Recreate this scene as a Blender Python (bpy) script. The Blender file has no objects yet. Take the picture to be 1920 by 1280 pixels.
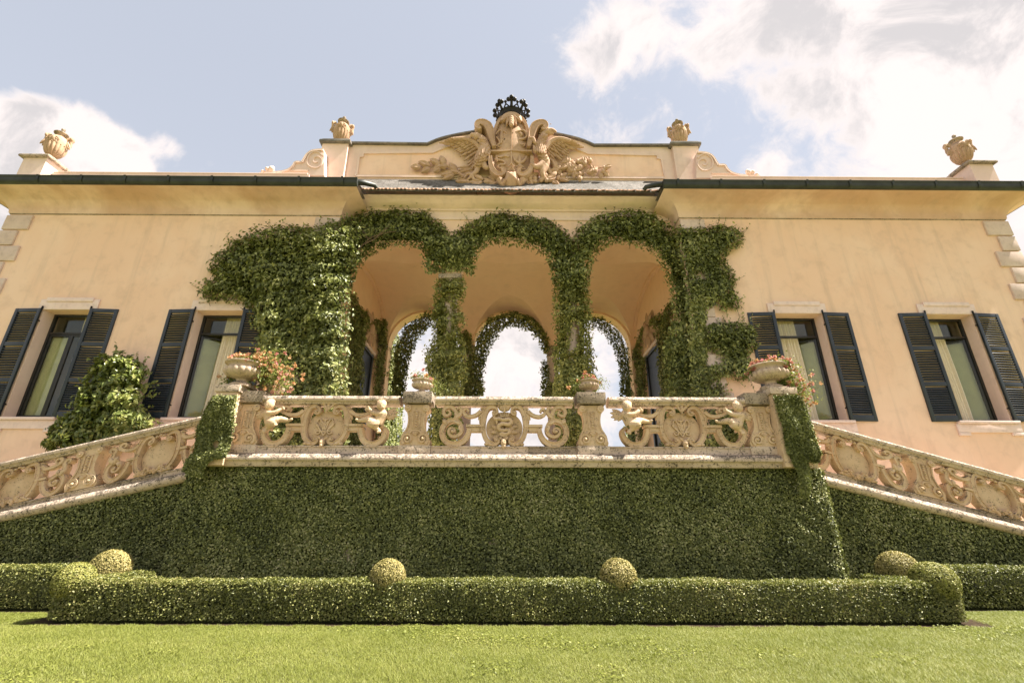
import bpy, bmesh, math, random
import numpy as np
from mathutils import Vector, Matrix

R = math.radians
rng = np.random.default_rng(11)
random.seed(5)
scn = bpy.context.scene
COL = scn.collection

# ------------------------------------------------------------------ camera, sky, sun, exposure
FPX = 880.0                       # focal length in pixels of a 1920 px wide picture
PITCH, YAW, ROLL, EYE = R(21.0), R(0.3), 0.003, 1.25
CF = np.array([math.sin(YAW)*math.cos(PITCH), math.cos(YAW)*math.cos(PITCH), math.sin(PITCH)])
_r0 = np.array([math.cos(YAW), -math.sin(YAW), 0.0]); _u0 = np.cross(_r0, CF)
CR = _r0*math.cos(ROLL) + _u0*math.sin(ROLL)
CU = _u0*math.cos(ROLL) - _r0*math.sin(ROLL)
CO = np.array([0.0, 0.0, EYE])
cd = bpy.data.cameras.new('camera'); cam = bpy.data.objects.new('camera', cd); COL.objects.link(cam)
cd.sensor_width = 36.0; cd.lens = FPX/1920*36.0; cd.clip_start = 0.05; cd.clip_end = 3000
cam.matrix_world = Matrix(((CR[0], CU[0], -CF[0], CO[0]), (CR[1], CU[1], -CF[1], CO[1]), (CR[2], CU[2], -CF[2], CO[2]), (0, 0, 0, 1)))
scn.camera = cam

SUN_AZ, SUN_EL = R(93.5), R(57.0)          # clockwise from +Y; the sun stands over the right end of the house
SUN_STRENGTH, SKY_STRENGTH, EXPOSURE = 4.9, 0.10, 1.84
sdir = Vector((math.cos(SUN_EL)*math.sin(SUN_AZ), math.cos(SUN_EL)*math.cos(SUN_AZ), math.sin(SUN_EL)))
ld = bpy.data.lights.new('sun', 'SUN'); ld.energy = SUN_STRENGTH; ld.angle = R(0.53); ld.color = (1.0, 0.925, 0.815)
sun = bpy.data.objects.new('sun', ld); COL.objects.link(sun)
sun.rotation_euler = sdir.to_track_quat('Z', 'Y').to_euler(); sun.location = (20, 0, 30)

scn.view_settings.view_transform = 'Standard'; scn.view_settings.look = 'None'
scn.view_settings.exposure = EXPOSURE; scn.view_settings.gamma = 1.0; scn.view_settings.use_curve_mapping = False
scn.render.engine = 'CYCLES'
scn.cycles.max_bounces = 8; scn.cycles.transparent_max_bounces = 16


class NT:
    """small helper for wiring nodes"""
    def __init__(s, tree): s.t = tree; s.n = tree.nodes; s.l = tree.links
    def node(s, typ, ins=None, **props):
        n = s.n.new(typ)
        for k, v in props.items(): setattr(n, k, v)
        for k, v in (ins or {}).items(): s.put(n.inputs[k], v)
        return n
    def put(s, sock, v):
        if hasattr(v, 'is_output'): s.l.new(v, sock)
        elif hasattr(v, 'outputs'): s.l.new(v.outputs[0], sock)
        else:
            if sock.type == 'RGBA' and len(v) == 3: v = (*v, 1)
            sock.default_value = v
    def math(s, op, a, b=0.0, c=None, clamp=False):
        n = s.n.new('ShaderNodeMath'); n.operation = op; n.use_clamp = clamp
        s.put(n.inputs[0], a); s.put(n.inputs[1], b)
        if c is not None: s.put(n.inputs[2], c)
        return n.outputs[0]
    def noise(s, vec, scale, detail=4, rough=0.55, dist=0.0):
        n = s.node('ShaderNodeTexNoise', {'Scale': scale, 'Detail': detail, 'Roughness': rough, 'Distortion': dist})
        if vec is not None: s.put(n.inputs['Vector'], vec)
        return n.outputs[0]
    def mix(s, fac, a, b, blend='MIX'):
        n = s.n.new('ShaderNodeMix'); n.data_type = 'RGBA'; n.blend_type = blend
        s.put(n.inputs[0], fac); s.put(n.inputs[6], a); s.put(n.inputs[7], b)
        return n.outputs[2]
    def step(s, v, lo, hi, a=0.0, b=1.0):
        n = s.n.new('ShaderNodeMapRange'); n.interpolation_type = 'SMOOTHSTEP'; n.clamp = True
        s.put(n.inputs[0], v); s.put(n.inputs[1], lo); s.put(n.inputs[2], hi); s.put(n.inputs[3], a); s.put(n.inputs[4], b)
        return n.outputs[0]


def pix_dir(x, y):
    d = CF*FPX + CR*(x-960) + CU*(640-y)
    return d/np.linalg.norm(d)


def make_world():
    w = bpy.data.worlds.new('World'); scn.world = w; w.use_nodes = True
    g = NT(w.node_tree); g.n.clear()
    out = g.node('ShaderNodeOutputWorld'); bg = g.node('ShaderNodeBackground', {'Strength': SKY_STRENGTH})
    g.l.new(bg.outputs[0], out.inputs[0])
    sky = g.node('ShaderNodeTexSky', sky_type='NISHITA', sun_disc=False, sun_elevation=SUN_EL, sun_rotation=SUN_AZ,
                 air_density=1.0, dust_density=2.5, ozone_density=1.0, altitude=200.0)
    tc = g.node('ShaderNodeTexCoord')
    d = g.node('ShaderNodeVectorMath', {0: tc.outputs['Generated']}, operation='NORMALIZE').outputs[0]
    sep = g.node('ShaderNodeSeparateXYZ', {0: d})
    z = sep.outputs[2]
    # thin milky veil over the blue, thicker to the horizon
    veil = g.step(z, 0.0, 0.75, 0.90, 0.70)
    base = g.mix(veil, g.mix(0.55, sky.outputs[0], (0.0, 0.0, 0.0)), (2.12, 2.22, 2.46))
    # broken cumulus: a noise field on the sky vault, with the heaps and the gap the picture shows
    den = g.math('ADD', g.math('MAXIMUM', z, 0.0), 0.25)
    p = g.node('ShaderNodeVectorMath', {0: d, 3: g.math('DIVIDE', 1.0, den)}, operation='SCALE').outputs[0]
    n1 = g.noise(d, 5.5, 11, 0.60, 0.45)
    n2 = g.noise(d, 19.0, 9, 0.66, 0.6)
    dens = g.math('MULTIPLY', g.math('SUBTRACT', g.math('ADD', g.math('MULTIPLY', n1, 0.70), g.math('MULTIPLY', n2, 0.30)), 0.5), 3.3)
    def heap(px, py, r, amt, inner=0.0):
        c = pix_dir(px, py)
        dot = g.node('ShaderNodeVectorMath', {0: d, 1: tuple(c)}, operation='DOT_PRODUCT').outputs[1]
        ang = g.math('ARCCOSINE', dot)
        return g.step(ang, R(r), R(inner), 0.0, amt)
    tot = g.math('ADD', dens, 0.08)  # cover raised all round: unseen cloud outside the view, added to brighten the facade
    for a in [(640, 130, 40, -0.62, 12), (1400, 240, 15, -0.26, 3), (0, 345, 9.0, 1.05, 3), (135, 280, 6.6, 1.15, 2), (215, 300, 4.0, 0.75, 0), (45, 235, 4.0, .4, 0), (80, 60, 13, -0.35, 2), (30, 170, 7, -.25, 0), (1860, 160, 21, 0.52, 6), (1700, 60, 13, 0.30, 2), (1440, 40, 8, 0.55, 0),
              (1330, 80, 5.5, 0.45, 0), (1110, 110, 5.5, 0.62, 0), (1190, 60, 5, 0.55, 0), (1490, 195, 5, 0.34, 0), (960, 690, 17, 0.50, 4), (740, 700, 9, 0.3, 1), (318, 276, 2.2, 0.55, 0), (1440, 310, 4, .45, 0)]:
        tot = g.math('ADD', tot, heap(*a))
    mask = g.step(tot, -0.20, 0.42)
    core = g.step(tot, 0.10, 0.75)
    n3 = g.noise(d, 6.5, 8, 0.62, 0.5)
    grey = g.math('MULTIPLY', g.step(n3, 0.43, 0.60), core)
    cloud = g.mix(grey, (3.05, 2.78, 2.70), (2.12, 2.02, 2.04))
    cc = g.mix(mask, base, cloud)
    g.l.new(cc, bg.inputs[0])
make_world()


# ------------------------------------------------------------------ measuring: a pixel and a plane give a point
def at(x, y, Y):
    d = CF*FPX + CR*(x-960) + CU*(640-y)
    return CO + d*(Y/d[1])

def at_many(xy, Y=None, X=None):
    xy = np.asarray(xy, float)
    d = CF[None]*FPX + CR[None]*(xy[:, :1]-960) + CU[None]*(640-xy[:, 1:])
    t = (Y/d[:, 1]) if X is None else (X/d[:, 0])
    return CO[None] + d*np.asarray(t)[:, None]


# ------------------------------------------------------------------ materials
def new_mat(name):
    m = bpy.data.materials.new(name); m.use_nodes = True
    g = NT(m.node_tree); b = g.n['Principled BSDF']
    return m, g, b

def coords(g, kind='Object'):
    return g.node('ShaderNodeTexCoord').outputs[kind]

def world_pos(g):
    return g.node('ShaderNodeNewGeometry').outputs['Position']

def stucco(name, c1, c2, stain=0.25, streak=0.15):
    m, g, b = new_mat(name); p = world_pos(g)
    n1 = g.noise(p, 0.55, 6, 0.6, 0.6); n2 = g.noise(p, 3.1, 6, 0.65, 0.3); n3 = g.noise(p, 60, 3, 0.6)
    col = g.mix(g.step(n1, 0.35, 0.68), c1, c2)
    col = g.mix(g.math('MULTIPLY', g.step(n2, 0.46, 0.72), stain), col, tuple(x*0.72 for x in c1))
    mp = g.node('ShaderNodeMapping', {'Vector': p, 'Scale': (2.2, 2.2, 0.16)})
    n4 = g.noise(mp, 1.6, 5, 0.62)
    col = g.mix(g.math('MULTIPLY', g.step(n4, 0.50, 0.74), streak), col, tuple(x*0.62 for x in c2))
    g.put(b.inputs['Base Color'], col); b.inputs['Roughness'].default_value = 0.92; b.inputs['Specular IOR Level'].default_value = 0.15
    h = g.math('ADD', g.math('MULTIPLY', n2, 0.6), g.math('MULTIPLY', n3, 0.4))
    bp = g.node('ShaderNodeBump', {'Strength': 0.22, 'Distance': 0.02, 'Height': h}); g.l.new(bp.outputs[0], b.inputs['Normal'])
    return m

def stone(name, c1, c2, lichen=(0.055, 0.05, 0.04), amount=0.5, top=0.5, bump=0.4, fine=70.0, white=0.0):
    """weathered stone: mottled colour, dark lichen specks that settle mostly on the upward faces"""
    m, g, b = new_mat(name); geo = g.node('ShaderNodeNewGeometry'); p = geo.outputs['Position']
    nz = g.node('ShaderNodeSeparateXYZ', {0: geo.outputs['Normal']}).outputs[2]
    n1 = g.noise(p, 1.3, 6, 0.6, 0.4); n2 = g.noise(p, 9.0, 6, 0.65, 0.2); n3 = g.noise(p, fine, 3, 0.7)
    col = g.mix(g.step(n1, 0.34, 0.66), c1, c2)
    col = g.mix(g.math('MULTIPLY', g.step(n2, 0.42, 0.72), 0.35), col, tuple(x*0.6 for x in c1))
    up = g.step(nz, -0.1, 0.9, 0.0, top)
    sp = g.math('ADD', g.math('ADD', g.math('MULTIPLY', n3, 0.62), g.math('MULTIPLY', n2, 0.38)), g.math('MULTIPLY', g.math('ADD', up, amount-0.5), 0.16))
    lm = g.step(sp, 0.55, 0.62)
    col = g.mix(g.math('MULTIPLY', lm, 0.80), col, lichen)
    if white > 0:
        n5 = g.noise(p, fine*0.6, 3, 0.7); wm = g.math('MULTIPLY', g.step(n5, 0.56, 0.66), up)
        col = g.mix(g.math('MULTIPLY', wm, white), col, (0.62, 0.57, 0.5))
    g.put(b.inputs['Base Color'], col); b.inputs['Roughness'].default_value = 0.9; b.inputs['Specular IOR Level'].default_value = 0.2
    h = g.math('ADD', g.math('MULTIPLY', n2, 0.5), g.math('MULTIPLY', n3, 0.5))
    bp = g.node('ShaderNodeBump', {'Strength': bump, 'Distance': 0.02, 'Height': h}); g.l.new(bp.outputs[0], b.inputs['Normal'])
    return m

def plain(name, c, rough=0.5, metal=0.0, var=0.25, scale=8.0, bump=0.1):
    m, g, b = new_mat(name); p = world_pos(g); n = g.noise(p, scale, 5, 0.6)
    col = g.mix(g.step(n, 0.3, 0.7), tuple(x*(1-var) for x in c), tuple(min(1, x*(1+var)) for x in c))
    g.put(b.inputs['Base Color'], col); b.inputs['Roughness'].default_value = rough; b.inputs['Metallic'].default_value = metal
    if rough >= 0.85: b.inputs['Specular IOR Level'].default_value = 0.08
    if bump:
        bp = g.node('ShaderNodeBump', {'Strength': bump, 'Distance': 0.01, 'Height': g.noise(p, scale*6, 3)}); g.l.new(bp.outputs[0], b.inputs['Normal'])
    return m

def leaf_mat(name, cols, rough=0.42, trans=0.3, spec=0.4):
    """every leaf has its own tint; thin leaves let some light through"""
    m, g, b = new_mat(name); geo = g.node('ShaderNodeNewGeometry')
    r = g.n.new('ShaderNodeValToRGB'); e = r.color_ramp.elements
    while len(e) < len(cols): e.new(0.5)
    for i, (pos, c) in enumerate(cols): e[i].position = pos; e[i].color = (*c, 1)
    big = g.noise(geo.outputs['Position'], 1.1, 4, 0.6)
    f = g.math('ADD', g.math('MULTIPLY', geo.outputs['Random Per Island'], 0.72), g.math('MULTIPLY', g.step(big, 0.3, 0.7), 0.28))
    g.put(r.inputs[0], f)
    g.put(b.inputs['Base Color'], r.outputs[0]); b.inputs['Roughness'].default_value = rough; b.inputs['Specular IOR Level'].default_value = spec
    tr = g.node('ShaderNodeBsdfTranslucent', {'Color': g.mix(0.5, r.outputs[0], (0.16, 0.20, 0.02))})
    mx = g.node('ShaderNodeMixShader', {0: trans, 1: b.outputs[0], 2: tr.outputs[0]})
    g.l.new(mx.outputs[0], g.n['Material Output'].inputs[0])
    return m

M = {}
M['wall'] = stucco('peach_stucco', (0.83, 0.575, 0.425), (0.86, 0.63, 0.485), 0.36, 0.42)
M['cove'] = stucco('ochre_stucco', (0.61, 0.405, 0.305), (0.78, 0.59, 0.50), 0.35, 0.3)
M['pink'] = stucco('pale_pink_stucco', (0.75, 0.565, 0.485), (0.79, 0.625, 0.545), 0.3, 0.25)
M['frieze'] = stucco('cream_stucco', (0.79, 0.62, 0.555), (0.83, 0.67, 0.61), 0.3, 0.35)
M['orange'] = stucco('orange_stucco', (0.86, 0.575, 0.40), (0.88, 0.61, 0.44), 0.2, 0.12)
M['trim'] = stone('grey_pink_stone', (0.60, 0.47, 0.415), (0.68, 0.55, 0.49), amount=0.1, top=0.2, bump=0.15)
M['surround'] = stone('pale_window_stone', (0.77, 0.60, 0.55), (0.81, 0.655, 0.61), amount=-0.4, top=0.1, bump=0.1)
M['carved'] = stone('carved_sandstone', (0.60, 0.425, 0.27), (0.71, 0.535, 0.365), amount=0.40, top=0.45, bump=0.45, fine=42.0)
M['arms'] = stone('coat_of_arms_stone', (0.46, 0.30, 0.205), (0.56, 0.39, 0.275), amount=0.15, top=0.3, bump=0.3)
M['weathered'] = stone('lichened_stone', (0.54, 0.42, 0.325), (0.66, 0.53, 0.43), amount=0.66, top=0.62, bump=0.9, fine=34.0, white=0.45)
M['blackened'] = stone('dark_weathered_stone', (0.30, 0.235, 0.175), (0.46, 0.37, 0.285), amount=0.75, top=0.6, bump=0.7, fine=38.0, white=0.3)
M['coping'] = stone('dark_coping', (0.13, 0.12, 0.11), (0.25, 0.22, 0.19), amount=0.6, top=0.2)
M['slate'] = stone('grey_roof_stone', (0.13, 0.12, 0.11), (0.22, 0.20, 0.185), amount=0.6, top=0.4, bump=0.8, fine=30.0, white=0.3)
M['tile'] = plain('terracotta_tile', (0.33, 0.20, 0.13), 0.9, 0, 0.35, 14)
M['gutter'] = plain('dark_green_gutter', (0.028, 0.032, 0.028), 0.5, 0.3, 0.35, 3)
M['shutter'] = plain('blue_black_paint', (0.016, 0.023, 0.030), 0.38, 0, 0.18, 5, 0.05)
M['iron'] = plain('black_iron', (0.016, 0.014, 0.013), 0.55, 0.4, 0.3, 10)
M['frame'] = plain('dark_window_frame', (0.018, 0.018, 0.017), 0.4, 0, 0.2, 6, 0.05)
M['door'] = plain('dark_door_paint', (0.012, 0.014, 0.018), 0.4, 0, 0.2, 4, 0.05)
M['room'] = plain('olive_room_plaster', (0.62, 0.58, 0.38), 0.9, 0, 0.1, 2, 0.0)
M['curtain'] = plain('cream_curtain', (0.84, 0.76, 0.62), 0.85, 0, 0.06, 20, 0.05)
M['reflected_hill'] = plain('olive_reflection', (0.52, 0.51, 0.33), 0.8, 0, 0.08, 3, 0.0)  # hillside reflection in the panes, put into a panel colour
M['terracotta_urn'] = stone('urn_terracotta', (0.42, 0.275, 0.175), (0.52, 0.365, 0.245), amount=0.35, top=0.55, bump=0.4)
M['planter'] = stone('planter_stone', (0.48, 0.36, 0.27), (0.60, 0.47, 0.37), amount=0.55, top=0.5, bump=0.5)
M['soil'] = plain('dark_soil', (0.045, 0.032, 0.020), 1.0, 0, 0.4, 30, 0.5)
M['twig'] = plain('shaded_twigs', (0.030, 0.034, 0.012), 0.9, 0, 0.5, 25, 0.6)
M['stem'] = plain('woody_stem', (0.14, 0.10, 0.065), 0.9, 0, 0.3, 20, 0.3)
M['paving'] = stone('terrace_paving', (0.58, 0.50, 0.41), (0.66, 0.58, 0.48), amount=0.1)
M['roof'] = plain('roof_sheet', (0.20, 0.18, 0.16), 0.8, 0, 0.3, 3)

M['ivy'] = leaf_mat('ivy_leaf', [(0.0, (0.040, 0.048, 0.015)), (0.5, (0.20, 0.228, 0.066)), (0.78, (0.42, 0.44, 0.155)), (1.0, (0.58, 0.55, 0.28))], 0.46, 0.26, 0.45)  # wide ramp puts highlights and dark gaps into the leaf colours
M['ivy_light'] = leaf_mat('young_ivy_leaf', [(0.0, (0.08, 0.09, 0.022)), (0.5, (0.27, 0.28, 0.075)), (0.78, (0.46, 0.45, 0.14)), (1.0, (0.60, 0.56, 0.25))], 0.46, 0.28, 0.45)
M['ivy_small'] = leaf_mat('small_ivy_leaf', [(0.0, (0.030, 0.036, 0.012)), (0.45, (0.165, 0.190, 0.055)), (0.80, (0.40, 0.41, 0.15)), (1.0, (0.62, 0.57, 0.32))], 0.48, 0.2, 0.4)  # highlights and shaded gaps painted in by the ramp here too
M['shrub'] = leaf_mat('shrub_leaf', [(0.0, (0.055, 0.075, 0.018)), (0.45, (0.15, 0.19, 0.042)), (0.8, (0.29, 0.31, 0.085)), (1.0, (0.42, 0.41, 0.16))], 0.36, 0.3, 0.55)
M['box'] = leaf_mat('box_leaf', [(0.0, (0.046, 0.056, 0.015)), (0.42, (0.155, 0.170, 0.044)), (0.8, (0.285, 0.28, 0.085)), (1.0, (0.42, 0.36, 0.17))], 0.45, 0.25, 0.4)
M['topiary'] = leaf_mat('clipped_box_leaf', [(0.0, (0.15, 0.135, 0.04)), (0.4, (0.34, 0.295, 0.10)), (0.8, (0.50, 0.42, 0.18)), (1.0, (0.60, 0.50, 0.27))], 0.5, 0.25, 0.3)
M['topiary_green'] = leaf_mat('yellow_green_box_leaf', [(0.0, (0.10, 0.11, 0.025)), (0.4, (0.24, 0.25, 0.06)), (0.8, (0.38, 0.36, 0.11)), (1.0, (0.50, 0.44, 0.19))], 0.5, 0.25, 0.3)
M['grass'] = leaf_mat('grass_blade', [(0.0, (0.130, 0.155, 0.028)), (0.5, (0.205, 0.230, 0.046)), (0.85, (0.28, 0.29, 0.075)), (1.0, (0.38, 0.36, 0.15))], 0.5, 0.35, 0.3)
M['potleaf'] = leaf_mat('pot_plant_leaf', [(0.0, (0.09, 0.12, 0.03)), (0.5, (0.21, 0.25, 0.06)), (1.0, (0.40, 0.40, 0.14))], 0.5, 0.35, 0.3)
M['petal_coral'] = leaf_mat('coral_petal', [(0.0, (0.60, 0.24, 0.12)), (0.5, (0.68, 0.36, 0.19)), (1.0, (0.72, 0.50, 0.32))], 0.6, 0.4, 0.2)
M['petal_pink'] = leaf_mat('pink_petal', [(0.0, (0.58, 0.15, 0.17)), (0.5, (0.66, 0.25, 0.24)), (1.0, (0.72, 0.42, 0.36))], 0.6, 0.4, 0.2)
M['petal_red'] = leaf_mat('red_petal', [(0.0, (0.30, 0.01, 0.03)), (0.5, (0.42, 0.02, 0.05)), (1.0, (0.5, 0.06, 0.06))], 0.6, 0.3, 0.2)

def lawn_mat():
    m, g, b = new_mat('lawn_ground'); p = world_pos(g)
    n1 = g.noise(p, 0.5, 5, 0.6, 0.3); n2 = g.noise(p, 14, 6, 0.65); n3 = g.noise(p, 120, 3, 0.7)
    col = g.mix(g.step(n1, 0.35, 0.65), (0.15, 0.155, 0.032), (0.19, 0.19, 0.048))
    col = g.mix(g.math('MULTIPLY', g.step(n2, 0.4, 0.7), 0.5), col, (0.22, 0.21, 0.08))
    col = g.mix(g.math('MULTIPLY', g.step(n3, 0.45, 0.7), 0.6), col, (0.05, 0.062, 0.015))
    g.put(b.inputs['Base Color'], col); b.inputs['Roughness'].default_value = 0.9
    bp = g.node('ShaderNodeBump', {'Strength': 0.9, 'Distance': 0.03, 'Height': n3}); g.l.new(bp.outputs[0], b.inputs['Normal'])
    return m
M['lawn'] = lawn_mat()

def glass_mat():
    m, g, b = new_mat('window_glass')
    lw = g.node('ShaderNodeLayerWeight', {'Blend': 0.12})
    gl = g.node('ShaderNodeBsdfGlossy', {'Color': (0.9, 0.92, 0.9), 'Roughness': 0.015})
    tr = g.node('ShaderNodeBsdfTransparent', {'Color': (0.90, 0.91, 0.84)})
    mx = g.node('ShaderNodeMixShader', {0: g.math('ADD', g.math('MULTIPLY', lw.outputs['Fresnel'], 0.40), 0.045), 1: tr.outputs[0], 2: gl.outputs[0]})
    g.l.new(mx.outputs[0], g.n['Material Output'].inputs[0])
    return m
M['glass'] = glass_mat()


# ------------------------------------------------------------------ mesh helpers
class MB:
    """collects shapes and links them as ONE mesh object; T maps local (u right, v up, w towards the viewer) to x, y, z"""
    def __init__(s, T=None): s.v = []; s.f = []; s.T = T or (lambda u, v, w: (u, -w, v))
    def add(s, vs, fs):
        o = len(s.v); s.v += [tuple(map(float, s.T(*p))) for p in vs]; s.f += [tuple(o+i for i in f) for f in fs]
    def raw(s, vs, fs):
        o = len(s.v); s.v += [tuple(map(float, p)) for p in vs]; s.f += [tuple(o+i for i in f) for f in fs]
    def box(s, x0, x1, y0, y1, z0, z1, b=0.0):
        """world-axis box with optional chamfer"""
        if b <= 0:
            s.raw([(x, y, z) for x in (x0, x1) for y in (y0, y1) for z in (z0, z1)],
                  [(0, 1, 3, 2), (4, 6, 7, 5), (0, 4, 5, 1), (2, 3, 7, 6), (0, 2, 6, 4), (1, 5, 7, 3)]); return
        bm = bmesh.new(); bmesh.ops.create_cube(bm, size=1.0)
        for q in bm.verts: q.co = Vector((x0+(x1-x0)*(q.co.x+.5), y0+(y1-y0)*(q.co.y+.5), z0+(z1-z0)*(q.co.z+.5)))
        bmesh.ops.bevel(bm, geom=bm.edges[:], offset=b, segments=2, affect='EDGES', profile=0.6)
        bm.verts.index_update()
        s.raw([tuple(q.co) for q in bm.verts], [tuple(q.index for q in f.verts) for f in bm.faces]); bm.free()
    def lathe(s, prof, n=24, c=(0, 0, 0), gad=None):
        """turned shape about the vertical axis; gad = (count, amount, z0, z1) adds gadroons"""
        vs = []; fs = []
        for r, z in prof:
            for k in range(n):
                a = 2*math.pi*k/n; rr = r
                if gad and gad[2] <= z <= gad[3]:
                    rr = r*(1+gad[1]*(abs(math.sin(a*gad[0]/2))-0.6))
                vs.append((c[0]+rr*math.cos(a), c[1]+rr*math.sin(a), c[2]+z))
        for i in range(len(prof)-1):
            for k in range(n):
                k2 = (k+1) % n; fs.append((i*n+k, i*n+k2, (i+1)*n+k2, (i+1)*n+k))
        fs.append(tuple(range(n-1, -1, -1))); fs.append(tuple((len(prof)-1)*n+k for k in range(n)))
        s.raw(vs, fs)
    def tube(s, pts, rad, n=8, flat=1.0):
        """round tube along (u, v, w) points with a radius at each; flat squashes it towards the wall"""
        P = [Vector(p) for p in pts]; m = len(P)
        rad = [rad]*m if not hasattr(rad, '__len__') else rad
        vs = []; fs = []; ref = Vector((0, 0, 1))
        for i in range(m):
            t = (P[min(i+1, m-1)]-P[max(i-1, 0)]).normalized()
            a = t.cross(ref)
            if a.length < 1e-3: a = t.cross(Vector((0, 1, 0)))
            a.normalize(); b = a.cross(t).normalized()
            for k in range(n):
                q = 2*math.pi*k/n; vs.append(tuple(P[i]+a*rad[i]*math.cos(q)+b*rad[i]*flat*math.sin(q)))
        for i in range(m-1):
            for k in range(n):
                k2 = (k+1) % n; fs.append((i*n+k, i*n+k2, (i+1)*n+k2, (i+1)*n+k))
        fs.append(tuple(range(n))); fs.append(tuple((m-1)*n+k for k in range(n)))
        s.add(vs, fs)
    def ball(s, c, r, nu=10, nv=6):
        rx, ry, rz = (r, r, r) if not hasattr(r, '__len__') else r
        vs = [(c[0], c[1]+ry, c[2])]; fs = []
        for j in range(1, nv):
            a = math.pi*j/nv
            for k in range(nu):
                q = 2*math.pi*k/nu; vs.append((c[0]+rx*math.sin(a)*math.cos(q), c[1]+ry*math.cos(a), c[2]+rz*math.sin(a)*math.sin(q)))
        vs.append((c[0], c[1]-ry, c[2])); last = len(vs)-1
        for k in range(nu):
            k2 = (k+1) % nu; fs.append((0, 1+k, 1+k2)); fs.append((last, 1+(nv-2)*nu+k2, 1+(nv-2)*nu+k))
            for j in range(nv-2): fs.append((1+j*nu+k, 1+(j+1)*nu+k, 1+(j+1)*nu+k2, 1+j*nu+k2))
        s.add(vs, fs)
    def ribbon(s, path, width, w0, w1, groove=0.35, lip=0.16):
        """moulded band (raised edges, sunk middle) along a 2D path"""
        P = [Vector((p[0], p[1])) for p in path]; m = len(P)
        width = [width]*m if not hasattr(width, '__len__') else width
        vs = []; fs = []
        for i in range(m):
            t = (P[min(i+1, m-1)]-P[max(i-1, 0)]); t = t.normalized() if t.length > 1e-9 else Vector((1, 0))
            nn = Vector((-t.y, t.x)); h = width[i]/2; gd = min(groove*width[i]*0.45, 0.02)
            for a, w in ((-1, w0), (-1, w1-gd*.5), (-1+lip*.6, w1), (-1+lip*1.6, w1), (-1+lip*2.2, w1-gd), (1-lip*2.2, w1-gd), (1-lip*1.6, w1), (1-lip*.6, w1), (1, w1-gd*.5), (1, w0)):
                q = P[i]+nn*h*a; vs.append((q.x, q.y, w))
        n = 10
        for i in range(m-1):
            for k in range(n):
                k2 = (k+1) % n; fs.append((i*n+k, i*n+k2, (i+1)*n+k2, (i+1)*n+k))
        fs.append(tuple(range(n))); fs.append(tuple((m-1)*n+k for k in range(n)))
        s.add(vs, fs)
    def petal(s, u, v, ang, L, W, w0=0.0, lift=0.03, curl=0.0, thick=0.012, rib=True):
        """one carved leaf or feather starting at (u, v), pointing along ang (degrees)"""
        a = R(ang); d = Vector((math.cos(a), math.sin(a))); n = Vector((-d.y, d.x)); S, K = 6, 4
        vs = []; fs = []
        for i in range(S+1):
            t = i/S; wd = W*0.5*(math.sin(math.pi*min(1, t*0.86+0.12))**0.8 if i < S else 0.10)
            for k in range(K+1):
                x = (k/K)*2-1; h = lift*math.sin(math.pi*min(1, t*.9+.1))*(1-x*x) + curl*t*t
                if rib: h -= lift*0.55*math.exp(-(x*4)**2)*math.sin(math.pi*t)
                q = Vector((u, v))+d*L*t+n*wd*x; vs.append((q.x, q.y, w0+h+thick))
        N = len(vs)
        vs += [(p[0], p[1], w0) for p in vs]
        for i in range(S):
            for k in range(K):
                A = i*(K+1)+k; fs.append((A, A+1, A+K+2, A+K+1))
            A = i*(K+1); fs.append((A, A+K+1, A+K+1+N, A+N)); A += K; fs.append((A+K+1, A, A+N, A+K+1+N))
        for k in range(K): A = S*(K+1)+k; fs.append((A, A+1, A+1+N, A+N)); fs.append((k+1, k, k+N, k+1+N))
        s.add(vs, fs)
    def dome(s, poly, w0, h, rings=7, p=2.0, c=None, edge=0.0):
        """bulging field over a star-shaped outline"""
        P = np.array(poly, float); c = P.mean(0) if c is None else np.array(c, float); n = len(P); vs = []; fs = []
        for u, v in P: vs.append((u, v, w0))
        for i in range(rings):
            sc = 1-i/rings
            for u, v in P: vs.append((c[0]+(u-c[0])*sc, c[1]+(v-c[1])*sc, w0+edge+h*(1-sc**p)))
        vs.append((c[0], c[1], w0+edge+h))
        for i in range(rings):
            for k in range(n): k2 = (k+1) % n; fs.append((i*n+k, i*n+k2, (i+1)*n+k2, (i+1)*n+k))
        for k in range(n): fs.append((rings*n+k, rings*n+(k+1) % n, len(vs)-1))
        s.add(vs, fs)
    def prism(s, poly, w0, w1):
        n = len(poly)
        s.add([(p[0], p[1], w0) for p in poly]+[(p[0], p[1], w1) for p in poly],
              [tuple(range(n)), tuple(range(n, 2*n))]+[(k, (k+1) % n, n+(k+1) % n, n+k) for k in range(n)])
    def mesh(s, name, smooth=38, recalc=True):
        me = bpy.data.meshes.new(name); me.from_pydata(s.v, [], s.f); me.update()
        if recalc:
            bm = bmesh.new(); bm.from_mesh(me); bmesh.ops.recalc_face_normals(bm, faces=bm.faces[:]); bm.to_mesh(me); bm.free()
        if smooth:
            me.polygons.foreach_set('use_smooth', [True]*len(me.polygons)); me.set_sharp_from_angle(angle=R(smooth))
        return me
    def build(s, name, mat, parent=None, loc=None, **kw):
        return link(name, s.mesh(name, kw.pop('smooth', 38)), mat, parent, loc, **kw)


def link(name, me, mat, parent=None, loc=None, label=None, cat=None, group=None, kind=None):
    if mat is not None and not me.materials: me.materials.append(M[mat] if isinstance(mat, str) else mat)
    o = bpy.data.objects.new(name, me); COL.objects.link(o)
    if parent: o.parent = parent
    if loc is not None: o.location = loc
    return tag(o, label, cat, group, kind)

def tag(o, label=None, cat=None, group=None, kind=None):
    if label: o['label'] = label
    if cat: o['category'] = cat
    if group: o['group'] = group
    if kind: o['kind'] = kind
    return o

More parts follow.
